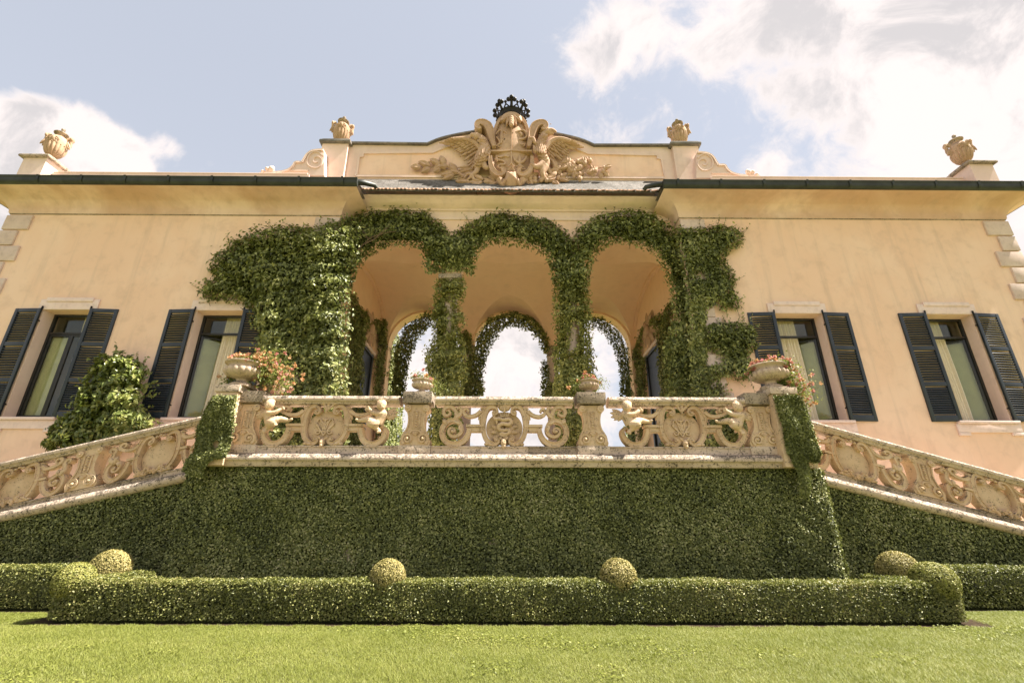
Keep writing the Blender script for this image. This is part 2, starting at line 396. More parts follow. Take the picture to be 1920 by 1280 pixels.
def empty(name, loc=(0, 0, 0), parent=None, label=None, cat=None, group=None, rz=0.0):
    o = bpy.data.objects.new(name, None); COL.objects.link(o); o.location = loc; o.rotation_euler.z = rz
    o.empty_display_size = 0.2
    if parent: o.parent = parent
    return tag(o, label, cat, group)

def copy_tree(o, parent=None):
    c = o.copy(); COL.objects.link(c); c.parent = parent if parent else None
    for ch in list(o.children): copy_tree(ch, c)
    return c

def fuse(mb, name, voxel=0.012, it=4):
    """one continuous skin over overlapping solids"""
    me = mb.mesh(name+'_raw', 0); t = bpy.data.objects.new('t', me); COL.objects.link(t)
    a = t.modifiers.new('r', 'REMESH'); a.mode = 'VOXEL'; a.voxel_size = voxel
    b = t.modifiers.new('s', 'SMOOTH'); b.iterations = it; b.factor = 0.5
    dg = bpy.context.evaluated_depsgraph_get(); dg.update()
    out = bpy.data.meshes.new_from_object(t.evaluated_get(dg)); out.name = name
    out.polygons.foreach_set('use_smooth', [True]*len(out.polygons))
    bpy.data.objects.remove(t); bpy.data.meshes.remove(me)
    return out

def crom(pts, n=6, closed=False):
    """smooth curve through points of any dimension"""
    P = np.array(pts, float); out = []; m = len(P); rngi = range(m if closed else m-1)
    for i in rngi:
        p0 = P[(i-1) % m] if closed or i > 0 else P[0]; p1 = P[i]; p2 = P[(i+1) % m]; p3 = P[(i+2) % m] if closed or i+2 < m else P[-1]
        for k in range(n):
            t = k/n
            out.append(0.5*((2*p1)+(-p0+p2)*t+(2*p0-5*p1+4*p2-p3)*t*t+(-p0+3*p1-3*p2+p3)*t**3))
    if not closed: out.append(P[-1])
    return np.array(out)

def spiral(cx, cy, r0, r1, a0, a1, n=26):
    return [(cx+(r0+(r1-r0)*i/n)*math.cos(R(a0+(a1-a0)*i/n)), cy+(r0+(r1-r0)*i/n)*math.sin(R(a0+(a1-a0)*i/n))) for i in range(n+1)]


# ------------------------------------------------------------------ foliage helpers
def big_mesh(name, V, F, mat, parent=None, **kw):
    """mesh straight from numpy arrays; F is (n, 3)"""
    me = bpy.data.meshes.new(name); n = len(V); m = len(F); k = F.shape[1]
    me.vertices.add(n); me.vertices.foreach_set('co', np.ascontiguousarray(V, np.float32).ravel())
    me.loops.add(m*k); me.loops.foreach_set('vertex_index', np.ascontiguousarray(F, np.int32).ravel())
    me.polygons.add(m); me.polygons.foreach_set('loop_start', np.arange(0, m*k, k, dtype=np.int32))
    me.update(calc_edges=True)
    return link(name, me, mat, parent, **kw)

def norm(a): return a/np.maximum(np.linalg.norm(a, axis=1, keepdims=True), 1e-9)

def leaf_arrays(P, N, size, aspect=0.55, tilt=0.6, droop=0.5, fold=0.22):
    n = len(P); size = np.broadcast_to(size, (n,))[:, None]
    N = norm(N+tilt*rng.normal(size=(n, 3))*0.6)
    d = rng.normal(size=(n, 3)); d[:, 2] -= droop*1.6
    d = norm(d-N*(d*N).sum(1, keepdims=True)); s = np.cross(N, d); W = size*aspect
    b = P-d*size*.5; t = P+d*size*.5-N*size*.12; mid = P-d*size*.04
    l = mid+s*W*.5+N*W*fold; r = mid-s*W*.5+N*W*fold
    V = np.stack([b, r, t, l], 1).reshape(-1, 3); o = np.arange(n)[:, None]*4
    F = np.concatenate([o+np.array([[0, 1, 2]]), o+np.array([[0, 2, 3]])], 0)
    return V, F

def leaves(name, P, N, size, mat, parent, **kw):
    V, F = leaf_arrays(P, N, size, **kw)
    return big_mesh(name, V, F, mat, parent, kind='stuff')

def pip(poly, pts):
    x, y = pts[:, 0], pts[:, 1]; ins = np.zeros(len(pts), bool); n = len(poly)
    for i in range(n):
        x1, y1 = poly[i]; x2, y2 = poly[(i+1) % n]
        c = ((y1 > y) != (y2 > y)) & (x < (x2-x1)*(y-y1)/((y2-y1)+1e-12)+x1); ins ^= c
    return ins

def edist(poly, pts):
    d = np.full(len(pts), 1e9); n = len(poly)
    for i in range(n):
        a = np.array(poly[i], float); b = np.array(poly[(i+1) % n], float); e = b-a
        t = np.clip(((pts-a)@e)/(e@e+1e-12), 0, 1); d = np.minimum(d, np.linalg.norm(pts-(a+t[:, None]*e), axis=1))
    return d

def wob(p, f, seed=0):
    """cheap smooth noise, about -1..1"""
    r = np.random.default_rng(seed); o = np.zeros(len(p))
    for k in range(7):
        w = r.normal(size=p.shape[1])*f*(1+0.35*k); o += np.sin(p@w+r.uniform(0, 6.28))/(1+0.25*k)
    return o/3.0

def ivy(name, label, polys, Y=None, X=None, thick=0.3, soft=26, leaf=0.085, dens=900, holes=(), out=(0, -1, 0), group=None, mat='ivy',
        aspect=0.5, tilt=0.75, droop=0.6, sprigs=0, loose=6.0, cat='ivy', twig=True, min_t=0.25, nm='climbing_ivy', stems=()):
    """a mass of leaves clinging to a plane: outline(s) measured on the wall, thicker towards the middle"""
    root = empty(nm, (0, 0, 0), label=label, cat=cat, group=group)
    out = np.array(out, float); AP = []; AN = []
    TV = []; TF = []; nt = 0
    for poly in polys:
        pl = np.array(poly, float); lo = pl.min(0)-loose; hi = pl.max(0)+loose
        c = at_many(np.array([lo, hi, [lo[0], hi[1]], [hi[0], lo[1]]]), Y, X)
        e1 = c[:, [0, 2]] if X is None else c[:, [1, 2]]
        area = (e1[:, 0].max()-e1[:, 0].min())*(e1[:, 1].max()-e1[:, 1].min())
        n = int(area*dens); pts = rng.uniform(lo, hi, (n, 2))
        jit = pts+rng.normal(size=(n, 2))*loose*0.5
        ins = pip(poly, jit)
        for h in holes: ins &= ~pip(h, jit)
        pts = pts[ins]
        ed = edist(poly, pts)
        t = np.clip(ed/soft, 0, 1); t = np.sqrt(t*(2-t))*(1-min_t)+min_t
        P = at_many(pts, Y, X)
        t = t*thick*np.clip(0.72+0.42*wob(P, 2.4, 3)+0.22*wob(P, 8.0, 4), .15, 1.6)
        depth = t*np.sqrt(rng.uniform(0.12, 1.0, len(t)))
        eg = 1e-2; gx = pts.copy()
        # outline falls away at the rim: leaves there look outwards
        cen = pl.mean(0)
        rim = np.clip(1-ed/soft, 0, 1)
        dirp = norm(np.concatenate([(pts-cen), np.zeros((len(pts), 1))], 1)+1e-6)
        side = dirp[:, 0:1]*CR[None]-dirp[:, 1:2]*np.array([[0, 0, 1.0]])
        N = norm(out[None]*.85+np.array([[0, 0, .62]])+side*rim[:, None]*.9)
        AP.append(P+out[None]*depth[:, None]); AN.append(N)
        if twig:
            st = 9.0; nx = int((hi[0]-lo[0])/st)+2; ny = int((hi[1]-lo[1])/st)+2
            gxx, gyy = np.meshgrid(lo[0]+st*np.arange(nx), lo[1]+st*np.arange(ny)); gp = np.stack([gxx.ravel(), gyy.ravel()], 1)
            gi = pip(poly, gp)
            for h in holes: gi &= ~pip(h, gp)
            ge = edist(poly, gp); gi &= ge > loose*0.8
            Wp = at_many(gp, Y, X); gt = np.clip(ge/soft, 0, 1)
            Wp = Wp+out[None]*(0.004+thick*0.30*(np.sqrt(gt*(2-gt))*(1-min_t)+min_t)*np.clip(0.72+0.42*wob(Wp, 2.4, 3)+0.22*wob(Wp, 8.0, 4), .15, 1.6))[:, None]
            g2 = gi.reshape(ny, nx); idx = np.arange(nx*ny).reshape(ny, nx)
            ok = g2[:-1, :-1] & g2[1:, :-1] & g2[:-1, 1:] & g2[1:, 1:]
            q = np.stack([idx[:-1, :-1][ok], idx[1:, :-1][ok], idx[1:, 1:][ok], idx[:-1, 1:][ok]], 1)
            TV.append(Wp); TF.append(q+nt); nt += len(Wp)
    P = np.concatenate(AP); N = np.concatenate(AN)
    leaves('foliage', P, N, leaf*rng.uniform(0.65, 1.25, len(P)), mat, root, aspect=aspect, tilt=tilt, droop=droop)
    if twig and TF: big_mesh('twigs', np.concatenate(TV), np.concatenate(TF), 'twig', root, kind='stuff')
    if stems:
        mb = MB(lambda u, v, w: (u, v, w))
        for st_ in stems:
            c = crom(at_many(np.array(st_, float), Y, X)+out*thick*.92, 4); c = c+rng.normal(size=c.shape)*.012
            mb.tube([tuple(p) for p in c], list(np.linspace(.022, .008, len(c))), 6)
        mb.build('stem', 'stem', root, kind='stuff', smooth=180)
    if sprigs:
        mb = MB(lambda u, v, w: (u, v, w)); SP = []; SN = []
        for poly in polys:
            pl = np.array(poly, float); cen = pl.mean(0)
            for k in range(sprigs):
                i = random.randrange(len(poly)); f = random.random(); a = pl[i]*(1-f)+pl[(i+1) % len(poly)]*f
                dv = (a-cen); dv = dv/np.linalg.norm(dv); dv = dv+np.array([random.uniform(-.6, .6), random.uniform(-1.1, .3)]); dv /= np.linalg.norm(dv)
                L = random.uniform(10, 26); q = [a+dv*L*s_+np.array([0, 3*s_*s_]) for s_ in (-.4, 0, .35, .7, 1)]
                W3 = at_many(np.array(q), Y, X)+out*0.05; mb.tube([tuple(p) for p in W3], [0.006, .005, .004, .003, .002], 4)
                for s_ in np.linspace(0, 1, 6):
                    pp = at_many(np.array([a+dv*L*s_]), Y, X)[0]+out*0.05+rng.normal(size=3)*0.015; SP.append(pp); SN.append(out+rng.normal(size=3)*.3)
        mb.build('sprig', 'stem', root, kind='stuff')
        leaves('sprig_leaves', np.array(SP), np.array(SN), leaf*rng.uniform(.5, .9, len(SP)), mat, root, aspect=.5, tilt=.8)
    return root


# ================================================================== THE GROUND
YW, YC, YP = 10.2, 10.65, 10.75           # wing front, loggia front, middle parapet front
FLOOR = 2.34
HW = 12.88                                # half width of the house
WI = 4.39                                 # inner edge of the wings
gm = MB()
for (x0, x1, y0, y1) in [(-400, 400, -400, 900)]:
    nx, ny = 40, 40
    vs = [(x0+(x1-x0)*i/nx, y0+(y1-y0)*j/ny, -0.012) for j in range(ny+1) for i in range(nx+1)]
    gm.raw(vs, [(j*(nx+1)+i, j*(nx+1)+i+1, (j+1)*(nx+1)+i+1, (j+1)*(nx+1)+i) for j in range(ny) for i in range(nx)])
gm.build('lawn', 'lawn', kind='structure', smooth=0)

# ================================================================== THE HOUSE
villa = empty('villa', (0, 12, 0), label='peach stuccoed villa with an ivy clad three arched loggia and dark shutters', cat='house')
def vp(mb, name, mat, parent=None, **kw):
    """a part of the house modelled in world coordinates"""
    o = mb.build(name, mat, **kw); p = parent or villa
    o.parent = p; o.matrix_parent_inverse = Matrix.Translation(-p.matrix_world.to_translation()) if False else Matrix.Identity(4)
    off = Vector((0, 0, 0)); q = p
    while q: off += q.location; q = q.parent
    o.location = -off
    return o

WX0, WX1, WZ0, WZ1 = 9.92, 11.045, 3.34, 5.91      # outer window opening
VX0, VX1 = 6.31, 7.44                              # inner window opening

def holed(mb, xs, zs, holes, y0, y1):
    """wall slab with rectangular openings and their reveals"""
    xs = sorted(xs); zs = sorted(zs)
    def hole(i, j):
        if i < 0 or j < 0 or i >= len(xs)-1 or j >= len(zs)-1: return True
        cx, cz = (xs[i]+xs[i+1])/2, (zs[j]+zs[j+1])/2
        return any(a < cx < b and c < cz < d for a, b, c, d in holes)
    for i in range(len(xs)-1):
        for j in range(len(zs)-1):
            if hole(i, j): continue
            a, b, c, d = xs[i], xs[i+1], zs[j], zs[j+1]
            mb.raw([(a, y0, c), (b, y0, c), (b, y0, d), (a, y0, d)], [(0, 1, 2, 3)]); mb.raw([(a, y1, c), (b, y1, c), (b, y1, d), (a, y1, d)], [(3, 2, 1, 0)])
            if hole(i-1, j): mb.raw([(a, y0, c), (a, y1, c), (a, y1, d), (a, y0, d)], [(0, 1, 2, 3)])
            if hole(i+1, j): mb.raw([(b, y0, c), (b, y1, c), (b, y1, d), (b, y0, d)], [(0, 1, 2, 3)])
            if hole(i, j-1): mb.raw([(a, y0, c), (b, y0, c), (b, y1, c), (a, y1, c)], [(0, 1, 2, 3)])
            if hole(i, j+1): mb.raw([(a, y0, d), (b, y0, d), (b, y1, d), (a, y1, d)], [(0, 1, 2, 3)])

YB = 17.5                                  # back of the house
for s in (-1, 1):
    def sx(a, b): return (min(s*a, s*b), max(s*a, s*b))
    holes = [(*sx(WX0, WX1), WZ0, WZ1), (*sx(VX0, VX1), WZ0, WZ1)]
    mb = MB(); holed(mb, [s*WI, s*HW, s*WX0, s*WX1, s*VX0, s*VX1], [0.0, WZ0, WZ1, 8.70], holes, YW, YW+0.42)
    vp(mb, 'front_wall', 'wall', smooth=0)
    mb = MB(); mb.box(*sx(HW-0.4, HW), YW+0.424, YB, 0, 9.0); mb.box(*sx(WI+0.5, HW-0.404), YB-0.4, YB, 0, 9.0)
    vp(mb, 'outer_wall', 'wall', smooth=0)
    # rooms behind the windows
    for a, b in ((WX0-0.9, WX1+0.9), (VX0-0.9, VX1+0.9)):
        x0, x1 = sx(a, b); mb = MB()
        y0, y1, z0, z1 = YW+0.43, YW+2.0, 2.9, 6.5
        mb.raw([(x0, y0, z0), (x1, y0, z0), (x1, y1, z0), (x0, y1, z0), (x0, y0, z1), (x1, y0, z1), (x1, y1, z1), (x0, y1, z1)],
               [(0, 1, 2, 3), (4, 5, 6, 7), (2, 3, 7, 6), (0, 3, 7, 4), (1, 2, 6, 5)])
        vp(mb, 'room', 'room', smooth=0)
    # coved eaves: profile swept round the outer corner and back to the loggia
    prof = [(0.02, 8.622), (0.035, 8.64)]+[(0.035+0.54*(1-math.cos(R(q))), 8.64+0.41*math.sin(R(q))) for q in range(8, 91, 8)]+[(0.60, 9.06)]
    mb = MB(); vs = []
    for o, z in prof:
        for (x, y) in ((s*(WI-0.0)-s*o*0.9, 10.66), (s*WI-s*o*0.9, YW-o), (s*(HW+o), YW-o), (s*(HW+o), YB)): vs.append((x, y, z))
    mb.raw(vs, [(i*4+k, i*4+k+1, i*4+4+k+1, i*4+4+k) for i in range(len(prof)-1) for k in range(3)])
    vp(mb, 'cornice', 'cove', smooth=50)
    mb = MB(); mb.box(*sx(WI+0.002, HW+0.014), YW-0.016, YW-0.002, 8.598, 8.626)
    vp(mb, 'cornice_fillet', 'blackened', smooth=0)
    # gutter: half-round trough with straps
    ex = HW+0.60
    mb = MB(); gp = [(0.0, 9.06), (-0.045, 9.07), (-0.085, 9.10), (-0.105, 9.16), (-0.105, 9.24), (-0.12, 9.255), (-0.12, 9.27), (-0.09, 9.27), (0.02, 9.27)]
    vs = []
    for o, z in gp:
        for (x, y) in ((s*(WI-0.56), 9.62+o), (s*(ex-o), 9.60+o), (s*(ex-o), YB)): vs.append((x, y, z))
    mb.raw(vs, [(i*3+k, i*3+k+1, i*3+3+k+1, i*3+3+k) for i in range(len(gp)-1) for k in range(2)])
    # closed end towards the loggia
    mb.raw([(s*(WI-0.56), 9.62+o, z) for o, z in gp], [tuple(range(len(gp)))])
    gut = vp(mb, 'gutter', 'gutter', smooth=50)
    for k in range(9):
        x = WI-0.2+k*1.08
        mb = MB(); mb.raw([(s*x+dx, 9.60+o*1.06-0.003, z) for dx in (-0.03, 0.03) for o, z in gp[1:7]], [(i, i+1, i+7, i+6) for i in range(5)])
        vp(mb, 'gutter_strap', 'gutter', parent=gut, smooth=40)
    mb = MB()
    mb.raw([(s*(WI-0.52), 9.62, 9.262), (s*(ex-.05), 9.62, 9.262), (s*(ex-.05), YB, 9.262), (s*(WI-0.52), YB, 9.262)], [(0, 1, 2, 3)])
    mb.raw([(s*(WI-0.52), 9.70, 9.27), (s*(ex-.1), 9.70, 9.27), (s*(HW-.3), 10.9, 9.62), (s*(WI-0.52), 10.9, 9.62)], [(0, 1, 2, 3)])
    vp(mb, 'roof', 'roof', smooth=0)
    # low parapet over the wing
    mb = MB(); mb.box(*sx(5.46, HW+.1), 10.30, 10.62, 9.30, 10.02); vp(mb, 'parapet', 'pink', smooth=0)
    mb = MB(); mb.box(*sx(5.50, 12.36), 10.275, 10.64, 10.0215, 10.05, 0.008); vp(mb, 'parapet_coping', 'pink')
    # corner pedestal and its cap
    mb = MB(); mb.box(*sx(12.40, 13.02), 10.05, 10.70, 9.30, 10.30); ped = vp(mb, 'pedestal', 'pink', smooth=0)
    mb = MB(); mb.box(*sx(12.31, 13.11), 9.96, 10.79, 10.303, 10.37, 0.02); mb.box(*sx(12.42, 13.00), 10.07, 10.68, 10.373, 10.47, 0.03)
    vp(mb, 'pedestal_cap', 'blackened', parent=ped)
    # tall pedestal beside the middle parapet
    mb = MB(); mb.box(*sx(4.68, 5.42), 10.62, 11.25, 9.5, 11.40); ped = vp(mb, 'pedestal', 'pink', smooth=0)
    mb = MB(); mb.box(*sx(4.60, 5.50), 10.53, 11.30, 11.403, 11.50, 0.03); mb.box(*sx(4.66, 5.44), 10.58, 11.27, 11.503, 11.56, 0.02)
    vp(mb, 'pedestal_cap', 'coping', parent=ped)
    # scroll between the tall pedestal and the low parapet, traced on the photograph
    src = [(606, 279), (598, 279), (585, 281), (574, 287), (568, 296), (566, 302), (554, 302), (549, 309), (540, 316), (526, 320), (512, 320), (509, 313), (501, 311), (497, 317), (483, 321), (480, 326), (606, 326)]
    pts = [(s*abs(p[0]), p[2]) for p in (at(x, y, 10.30) for x, y in src)]
    T = lambda u, v, w: (u, 10.36-w, v)
    mb = MB(T); mb.prism(pts, -0.22, 0.0); vol = vp(mb, 'volute', 'pink', smooth=0)
    def lp(x, y): p = at(x, y, 10.33); return (s*abs(p[0]), p[2])
    mb = MB(T)
    sp = [(605, 291), (598, 285), (588, 284), (579, 291), (576, 300), (578, 308), (586, 313), (596, 313), (603, 306), (604, 299), (598, 293), (590, 294), (587, 299), (590, 304), (595, 303)]
    mb.ribbon(crom([lp(*q) for q in sp], 4), [0.035]*57, -0.02, 0.035, 0.1)
    mb.ribbon(crom([lp(*q) for q in [(566, 304), (554, 304), (549, 311), (540, 318), (526, 322), (511, 323)]], 5), 0.05, -0.02, 0.045, 0.1)
    mb.ribbon([lp(*q) for q in [(545, 319), (578, 319)]], 0.035, -0.02, 0.03, 0.1)
    mb.ribbon(crom([lp(*q) for q in [(606, 281), (598, 281), (585, 283), (576, 289), (570, 298), (566, 304)]], 5), 0.05, -0.02, 0.05, 0.1)
    for q, r in (((508, 315), .09), ((500, 315), .06), ((492, 320), .05)):
        c = lp(*q); mb.ball((c[0], c[1], 0.0), (r, r, .05), 8, 6)
    vp(mb, 'volute_moulding', 'pink', parent=vol, smooth=50)

# quoin stones at the outer corners and at the loggia edge of the wings
qm = {}
def quoin(xa, xb, za, zb):
    x0, x1 = min(xa, xb), max(xa, xb); k = (round(x1-x0, 2), round(zb-za, 2))
    if k not in qm:
        m_ = MB(); w, h = k; m_.box(-w/2, w/2, -0.035, 0.03, -h/2, h/2, 0.014); qm[k] = m_.mesh('quoin')
    o = link('quoin', qm[k], 'trim', villa); o.location = Vector(((x0+x1)/2, YW-0.012, (za+zb)/2))-villa.location
for s in (-1, 1):
    for k in range(11):
        z1 = 8.55-k*0.455; L = (0.72, 0.44, 0.50, 0.36)[k % 4] if False else (0.64 if k % 2 == 0 else 0.42)
        quoin(s*(HW+0.02), s*(HW-L), z1-0.42, z1)
    for k in range(13):
        z1 = 8.55-k*0.46; L = 0.62 if k % 2 == 0 else 0.50
        quoin(s*(WI-0.01), s*(WI+L), z1-0.45, z1)
    # return faces of the outer quoins
    mb = MB()
    for k in range(11):
        z1 = 8.55-k*0.455; mb.box(min(s*HW, s*(HW+.022)), max(s*HW, s*(HW+.022)), YW+0.02, YW+(0.42 if k % 2 == 0 else 0.64), z1-0.42, z1, 0.006)
    vp(mb, 'quoin_return', 'trim')

# ---- loggia front: three arches on two columns
SPR, AR = 7.17, 1.29
PX = 1.535
def arch_wall(mb, y0, y1, ztop, xl, xr, centers, foot):
    xs = {xl, xr}
    for c in centers:
        for k in range(33): xs.add(c-AR*math.cos(math.pi*k/32))
    xs = sorted(xs); prev = None
    def bot(x0, x1):
        m_ = (x0+x1)/2
        for c in centers:
            if abs(m_-c) < AR: return [SPR+math.sqrt(max(0, AR*AR-(x-c)**2)) for x in (x0, x1)], True
        return ([foot, foot] if (m_ < centers[0]-AR or m_ > centers[-1]+AR) else [SPR, SPR]), False
    for x0, x1 in zip(xs[:-1], xs[1:]):
        (b0, b1), ar = bot(x0, x1)
        mb.raw([(x0, y0, b0), (x1, y0, b1), (x1, y0, ztop), (x0, y0, ztop), (x0, y1, b0), (x1, y1, b1), (x1, y1, ztop), (x0, y1, ztop)], [(0, 1, 2, 3), (5, 4, 7, 6), (0, 4, 5, 1)])
    for x in (centers[0]-AR, centers[-1]+AR):
        mb.raw([(x, y0, foot), (x, y1, foot), (x, y1, SPR), (x, y0, SPR)], [(0, 1, 2, 3)])
cen = (-2*PX, 0.0, 2*PX)
mb = MB(); arch_wall(mb, YC, YC+0.45, 9.30, -WI-0.15, WI+0.15, cen, 0.0); vp(mb, 'arch_wall', 'wall', smooth=20)
YBK = 15.85
mb = MB(); arch_wall(mb, YBK, YBK+0.45, 9.30, -WI-0.15, WI+0.15, cen, FLOOR); vp(mb, 'rear_arch_wall', 'orange', smooth=20)
# moulded rim on the inner side of the rear arches
for c in cen:
    mb = MB(lambda u, v, w: (u, YBK-w, v)); mb.ribbon([(c-(AR+.05)*math.cos(R(q)), SPR+(AR+.05)*math.sin(R(q))) for q in range(0, 181, 6)], 0.12, -0.01, 0.05, 0.1)
    vp(mb, 'arch_moulding', 'orange')
# vault: a low barrel with a lunette over every arch
mb = MB(); nx, ny = 230, 130; yv0, yv1 = YC+0.45, YBK; ym, hb = (yv0+yv1)/2, (yv1-yv0)/2
vs = []
for j in range(ny+1):
    y = yv0+(yv1-yv0)*j/ny; t = (y-ym)/hb; B = SPR+1.50*math.sqrt(max(0, 1-abs(t)**2.0))
    for i in range(nx+1):
        x = -4.62+9.24*i/nx; c = min(cen, key=lambda q: abs(q-x)); a = abs(x-c)
        Lz = SPR+math.sqrt(max(0, (AR+.06)**2-a*a)) if a < AR+.06 else SPR
        vs.append((x, y, max(B, Lz)))
mb.raw(vs, [(j*(nx+1)+i, j*(nx+1)+i+1, (j+1)*(nx+1)+i+1, (j+1)*(nx+1)+i) for j in range(ny) for i in range(nx)])
vp(mb, 'vault', 'orange', smooth=14)
for s in (-1, 1):
    mb = MB(); mb.box(min(s*4.56, s*4.80), max(s*4.56, s*4.80), YC+0.452, YBK-.002, FLOOR, 8.9); vp(mb, 'loggia_side_wall', 'orange', smooth=0)
for s in (-1, 1):           # ribs where the vault meets the side walls
    vs = []; fs = []
    rib = [(yv0+(yv1-yv0)*k/40, SPR+1.50*math.sqrt(max(0, 1-((k/20)-1)**2))) for k in range(41)]
    for y, z in rib:
        for dx, dz in ((0, 0.02), (-0.10, 0.02), (-0.10, -0.10), (0, -0.10)): vs.append((s*(4.56+dx), y, z+dz))
    for k in range(40): fs += [(k*4+a, k*4+(a+1) % 4, k*4+4+(a+1) % 4, k*4+4+a) for a in range(4)]
    mb = MB(); mb.raw(vs, fs); vp(mb, 'vault_rib', 'orange', smooth=30)
mb = MB(); mb.box(-4.9, 4.9, 9.2, YBK+.5, 2.0, FLOOR); vp(mb, 'loggia_floor', 'paving', smooth=0)
# side doors with their frames and the carved heads above
for s in (-1, 1):
    mb = MB(); X = 4.56
    mb.box(min(s*X, s*(X-.03)), max(s*X, s*(X-.03)), 13.40, 14.55, FLOOR, 6.26); d_ = vp(mb, 'door', 'door', smooth=0)
    mb = MB()
    for y0, y1, z0, z1 in ((13.28, 13.40, FLOOR, 6.36), (14.55, 14.67, FLOOR, 6.36), (13.404, 14.546, 6.264, 6.36)): mb.box(min(s*X, s*(X-.08)), max(s*X, s*(X-.08)), y0, y1, z0, z1, .01)
    vp(mb, 'door_frame', 'frame', parent=d_)
    mb = MB(); mb.box(min(s*X, s*(X-.12)), max(s*X, s*(X-.12)), 13.2, 14.75, 6.363, 6.46, .02); vp(mb, 'door_lintel', 'surround', parent=d_)
    mb = MB(lambda u, v, w, s=s: (s*(4.55-w), 13.95+u, v))
    mb.dome([(0.62*math.cos(R(q))*(1+.10*math.cos(R(q*6))), 7.0+0.62*math.sin(R(q))*(1+.10*math.cos(R(q*6)))) for q in range(0, 360, 10)], 0, 0.12)
    for a in range(0, 360, 45): mb.petal(0.2*math.cos(R(a)), 7.0+0.2*math.sin(R(a)), a, 0.42, 0.22, 0.09, 0.06)
    mb.ball((0, 7.0, .13), (.16, .19, .1)); mb.petal(-.1, 6.5, 200, .5, .2, .05, .05); mb.petal(.1, 6.5, -20, .5, .2, .05, .05)
    vp(mb, 'door_carving', 'arms', smooth=40)

# columns
def column(x, y, name):
    c = empty(name, Vector((x, y, FLOOR))-villa.location, villa)
    m1 = MB(); m1.lathe([(0.215*(1-0.14*t**1.6), 0.28+4.2*t) for t in np.linspace(0, 1, 12)], 24); m1.build('shaft', 'trim', c)
    m2 = MB(); m2.box(-.29, .29, -.29, .29, 0, .12, .01); m2.lathe([(.27, .122), (.28, .15), (.27, .19), (.235, .205), (.235, .225), (.25, .25), (.22, .28)], 24); m2.build('base', 'trim', c)
    m3 = MB(); m3.lathe([(.185, 4.46), (.205, 4.48), (.205, 4.51), (.19, 4.53), (.19, 4.60), (.23, 4.63), (.265, 4.70)], 24); m3.box(-.29, .29, -.29, .29, 4.703, 4.825, .012); m3.build('capital', 'blackened', c)
for x in (-PX, PX): column(x, YC+0.225, 'column'); column(x, YBK+0.225, 'column')

# entablature over the arches, the strip of stone roof and the tile edge
mb = MB()
for o, z0, z1 in ((0.03, 8.83, 8.90), (0.012, 8.902, 9.10), (0.05, 9.102, 9.16), (0.035, 9.162, 9.30)): mb.box(-WI+.55 if False else -WI-.05, WI+.05, YC-o, YC+.02, z0, z1, 0.006)
vp(mb, 'frieze', 'frieze', smooth=30)
mb = MB(); prof = [(0.04, 9.16), (0.07, 9.18), (0.16, 9.20), (0.26, 9.24), (0.32, 9.27), (0.45, 9.275), (0.45, 9.30)]
mb.raw([(x, YC-o-.0, z+.0) for o, z in prof for x in (-WI-.02, WI+.02)], [(2*i, 2*i+1, 2*i+3, 2*i+2) for i in range(len(prof)-1)])
vp(mb, 'crown_moulding', 'frieze', smooth=50)
mb = MB(); mb.raw([(-4.6, 10.06, 9.335), (4.6, 10.06, 9.335), (4.6, 10.742, 10.25), (-4.6, 10.742, 10.25), (-4.6, 10.06, 9.30), (4.6, 10.06, 9.30)], [(0, 1, 2, 3), (4, 5, 1, 0)])
vp(mb, 'stone_roof_strip', 'slate', smooth=0)
mb = MB()
for k in range(92):
    x = -4.55+k*0.1; ang = random.uniform(-.02, .02)
    m_ = []
    for y in (10.02+ang, 10.20): m_ += [(x+0.048*math.cos(R(q)), y, 9.325+(0.0 if y < 10.1 else .16)+0.032*math.sin(R(q))) for q in range(0, 181, 45)]
    mb.raw(m_, [(i, i+1, i+6, i+5) for i in range(4)]); mb.raw(m_[:5], [(0, 1, 2, 3, 4)])
vp(mb, 'roof_tiles', 'tile', smooth=40, kind='stuff')
for s in (-1, 1):                       # bent pipes that carry the wing gutters down on to the stone strip
    mb = MB(lambda u, v, w: (u, v, w)); mb.tube([(s*4.15, 9.66, 9.22), (s*3.86, 9.66, 9.24), (s*3.74, 9.72, 9.28), (s*3.55, 9.98, 9.42), (s*3.5, 10.05, 9.38)], [.075, .075, .07, .06, .055], 10); vp(mb, 'gutter_spout', 'gutter', smooth=50)

# middle parapet with its curved top, sunk panel and dark coping
top = [(665, 272), (800, 273), (830, 263), (870, 254), (912, 248), (958, 246), (1006, 249), (1048, 256), (1090, 266), (1112, 277), (1254, 281)]
tp = [at(x, y, YP) for x, y in top]; tp = [(p[0], p[2]) for p in tp]
tps = [(-4.70, tp[0][1])]+[((p[0]-tp[len(tp)-1-i][0])/2, (p[1]+tp[len(tp)-1-i][1])/2) for i, p in enumerate(tp)][1:-1]+[(4.70, tp[0][1])]
sm = [tps[0]]+[tuple(q) for q in crom(tps[1:-1], 4)]+[tps[-1]]
T = lambda u, v, w: (u, YP-w, v)
mb = MB(T); mb.prism([(-4.70, 9.6)]+sm+[(4.70, 9.6)][:1] if False else [(-4.70, 9.6), (4.70, 9.6)]+sm[::-1], -0.35, 0.0); vp(mb, 'parapet', 'pink', smooth=0)
mb = MB(T)
n_ = len(sm)
vs = []
for w, dz in ((-.40, 0.0), (.09, 0.0), (.09, .05), (-.40, .07)): vs += [(u, v+dz+.003, w) for u, v in sm]
mb.add(vs, [(a*n_+i, a*n_+i+1, ((a+1) % 4)*n_+i+1, ((a+1) % 4)*n_+i) for a in range(4) for i in range(n_-1)])
vp(mb, 'parapet_coping', 'coping', smooth=30)
pan = [(671, 291), (680, 288), (812, 287), (838, 276), (872, 268), (915, 263)]
pn = [at(x, y, YP) for x, y in pan]; pn = [(p[0], p[2]) for p in pn]; bz = at(958, 333, YP)[2]
